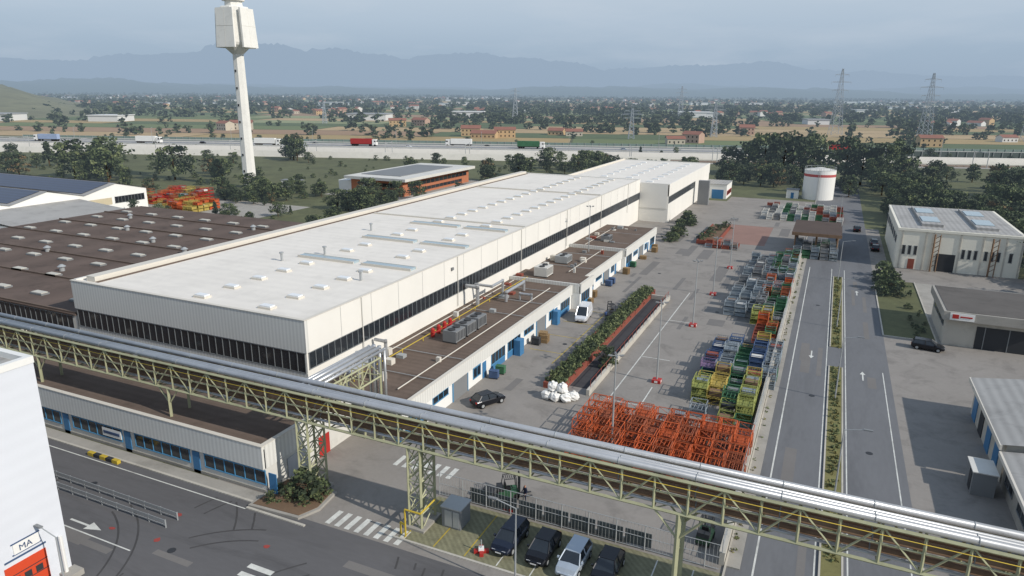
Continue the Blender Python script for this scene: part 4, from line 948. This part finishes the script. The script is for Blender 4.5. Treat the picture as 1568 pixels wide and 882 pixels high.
for i,(x,y,z) in enumerate(((-28.4,73.2,0),(-27.2,73.0,0),(-26.0,73.3,0),(-28.0,74.3,0),(-26.7,74.4,0),(-27.8,73.6,1.0),(-26.6,73.7,1.0),(-25.3,74.2,0))): sack('bulk_bag',x,y,z,.62,i)
# ------------------------------------------------------------------ person + forklift
def person(x,y,rot,top,legs,hairm):
    skin=mat('skin',(190,140,115),.6); shoe=darkg
    J=dict(pel=(0,0,.95,.14),bel=(0,.01,1.1,.13),che=(0,.01,1.33,.155),nek=(0,.01,1.5,.06),hed=(0,.03,1.6,.085),top=(0,.02,1.7,.085),
      lh=(-.1,0,.9,.1),lk=(-.12,.05,.5,.07),la=(-.13,-.02,.09,.045),lt=(-.14,.16,.04,.04),rh=(.1,0,.9,.1),rk=(.13,.1,.5,.07),ra=(.13,.12,.09,.045),rt=(.15,.3,.04,.04),
      ls=(-.19,0,1.42,.065),le=(-.26,-.03,1.13,.048),lw=(-.25,.14,.93,.034),lm=(-.245,.2,.87,.035),rs=(.19,0,1.42,.065),re=(.27,.02,1.13,.048),rw=(.22,.2,1.0,.034),rm=(.215,.27,.97,.035))
    E=[('pel','bel'),('bel','che'),('che','nek'),('nek','hed'),('hed','top'),('pel','lh'),('lh','lk'),('lk','la'),('la','lt'),('pel','rh'),('rh','rk'),('rk','ra'),('ra','rt'),('che','ls'),('ls','le'),('le','lw'),('lw','lm'),('che','rs'),('rs','re'),('re','rw'),('rw','rm')]
    for h in ('l','r'):
        bx,by,bz,_=J[h+'m']
        for i in range(5):
            J[h+'f%d'%i]=(bx+(i-2)*.018,by+.06-.01*abs(i-2),bz-.05+(.02 if i==0 else 0),.009); E.append((h+'m',h+'f%d'%i))
    ks=list(J); me=bpy.data.meshes.new('worker'); me.from_pydata([J[k][:3] for k in ks],[(ks.index(a_),ks.index(b_)) for a_,b_ in E],[])
    o=bpy.data.objects.new('worker_tmp',me); C.objects.link(o); sk=o.modifiers.new('s','SKIN'); o.modifiers.new('u','SUBSURF').levels=1
    for i,k in enumerate(ks): me.skin_vertices[0].data[i].radius=(J[k][3],J[k][3]); me.skin_vertices[0].data[i].use_root=(k=='pel')
    dg=bpy.context.evaluated_depsgraph_get(); m2=bpy.data.meshes.new_from_object(o.evaluated_get(dg)); bpy.data.objects.remove(o)
    m2.materials.clear()
    for q in (legs,top,skin,hairm,shoe): m2.materials.append(q)
    for p in m2.polygons:
        c=p.center; z=c.z; arm=abs(c.x)>.17 and z<1.3 and z>.8
        p.material_index=4 if z<.1 else (2 if arm and z<.97 and abs(c.x)>.19 else (1 if arm else (0 if z<.98 else (1 if z<1.48 else (3 if (z>1.68 or c.y<-.01) else 2))))); p.use_smooth=True
    o=bpy.data.objects.new('worker',m2); C.objects.link(o); o.location=(x,y,.03); o.rotation_euler=(0,0,rot)
hair=mat('hair',(45,35,28),.8)
navy=mat('navy_cloth',(40,48,70),.8)
person(-21.9,51.6,2.6,navy,navy,hair)
person(-30.9,105.5,1.0,mat('blue_shirt',(60,80,120),.8),navy,hair)
def forklift(x,y,rot,m):
    b=B()
    b.prism([(-1.3,-.5),(-1.2,-.58),(.5,-.58),(.6,-.5),(.6,.5),(.5,.58),(-1.2,.58),(-1.3,.5)],.25,.85,m,'body'); b.box(-1.3,-.75,-.5,.5,.85,1.25,darkg,'counterweight'); b.box(-.5,-.05,-.28,.28,.85,1.0,black,'seat'); b.box(-.6,-.48,-.28,.28,1.0,1.45,black,'seat')
    for sx,sy in ((-.9,-.48),(-.9,.48),(.5,-.48),(.5,.48)): b.beam((sx,sy,.85),(sx*.75,sy,2.1),.06,darkg,'overhead_guard')
    for t in np.linspace(-.7,.4,7): b.beam((t,-.5,2.1),(t,.5,2.1),.05,darkg,'overhead_guard')
    for s in (-.48,.48): b.beam((-.7,s,2.1),(.4,s,2.1),.06,darkg,'overhead_guard')
    for s in (-.3,.3): b.beam((.75,s,.1),(.75,s,2.4),.1,darkg,'mast'); b.box(.8,1.95,s-.07,s+.07,.12,.17,darkg,'forks')
    for z in (.5,1.4,2.35): b.beam((.75,-.3,z),(.75,.3,z),.09,darkg,'mast')
    b.tube((.15,0,.85),(.0,0,1.2),.03,black,'steering')
    for xx,r in ((-.9,.24),(.4,.3)):
        for s in (-1,1): b.tube((xx,s*.42,r),(xx,s*.6,r),r,black,'wheels',n=14)
    b.finish('forklift',loc=(x,y,.03),rot=rot)
forklift(-23.4,51.8,.6,green); forklift(-30.8,108,2.2,mat('forklift_grey',(90,95,100),.5)); forklift(-6.0,53,1.5,mat('forklift_dark_green',(50,75,58),.5))
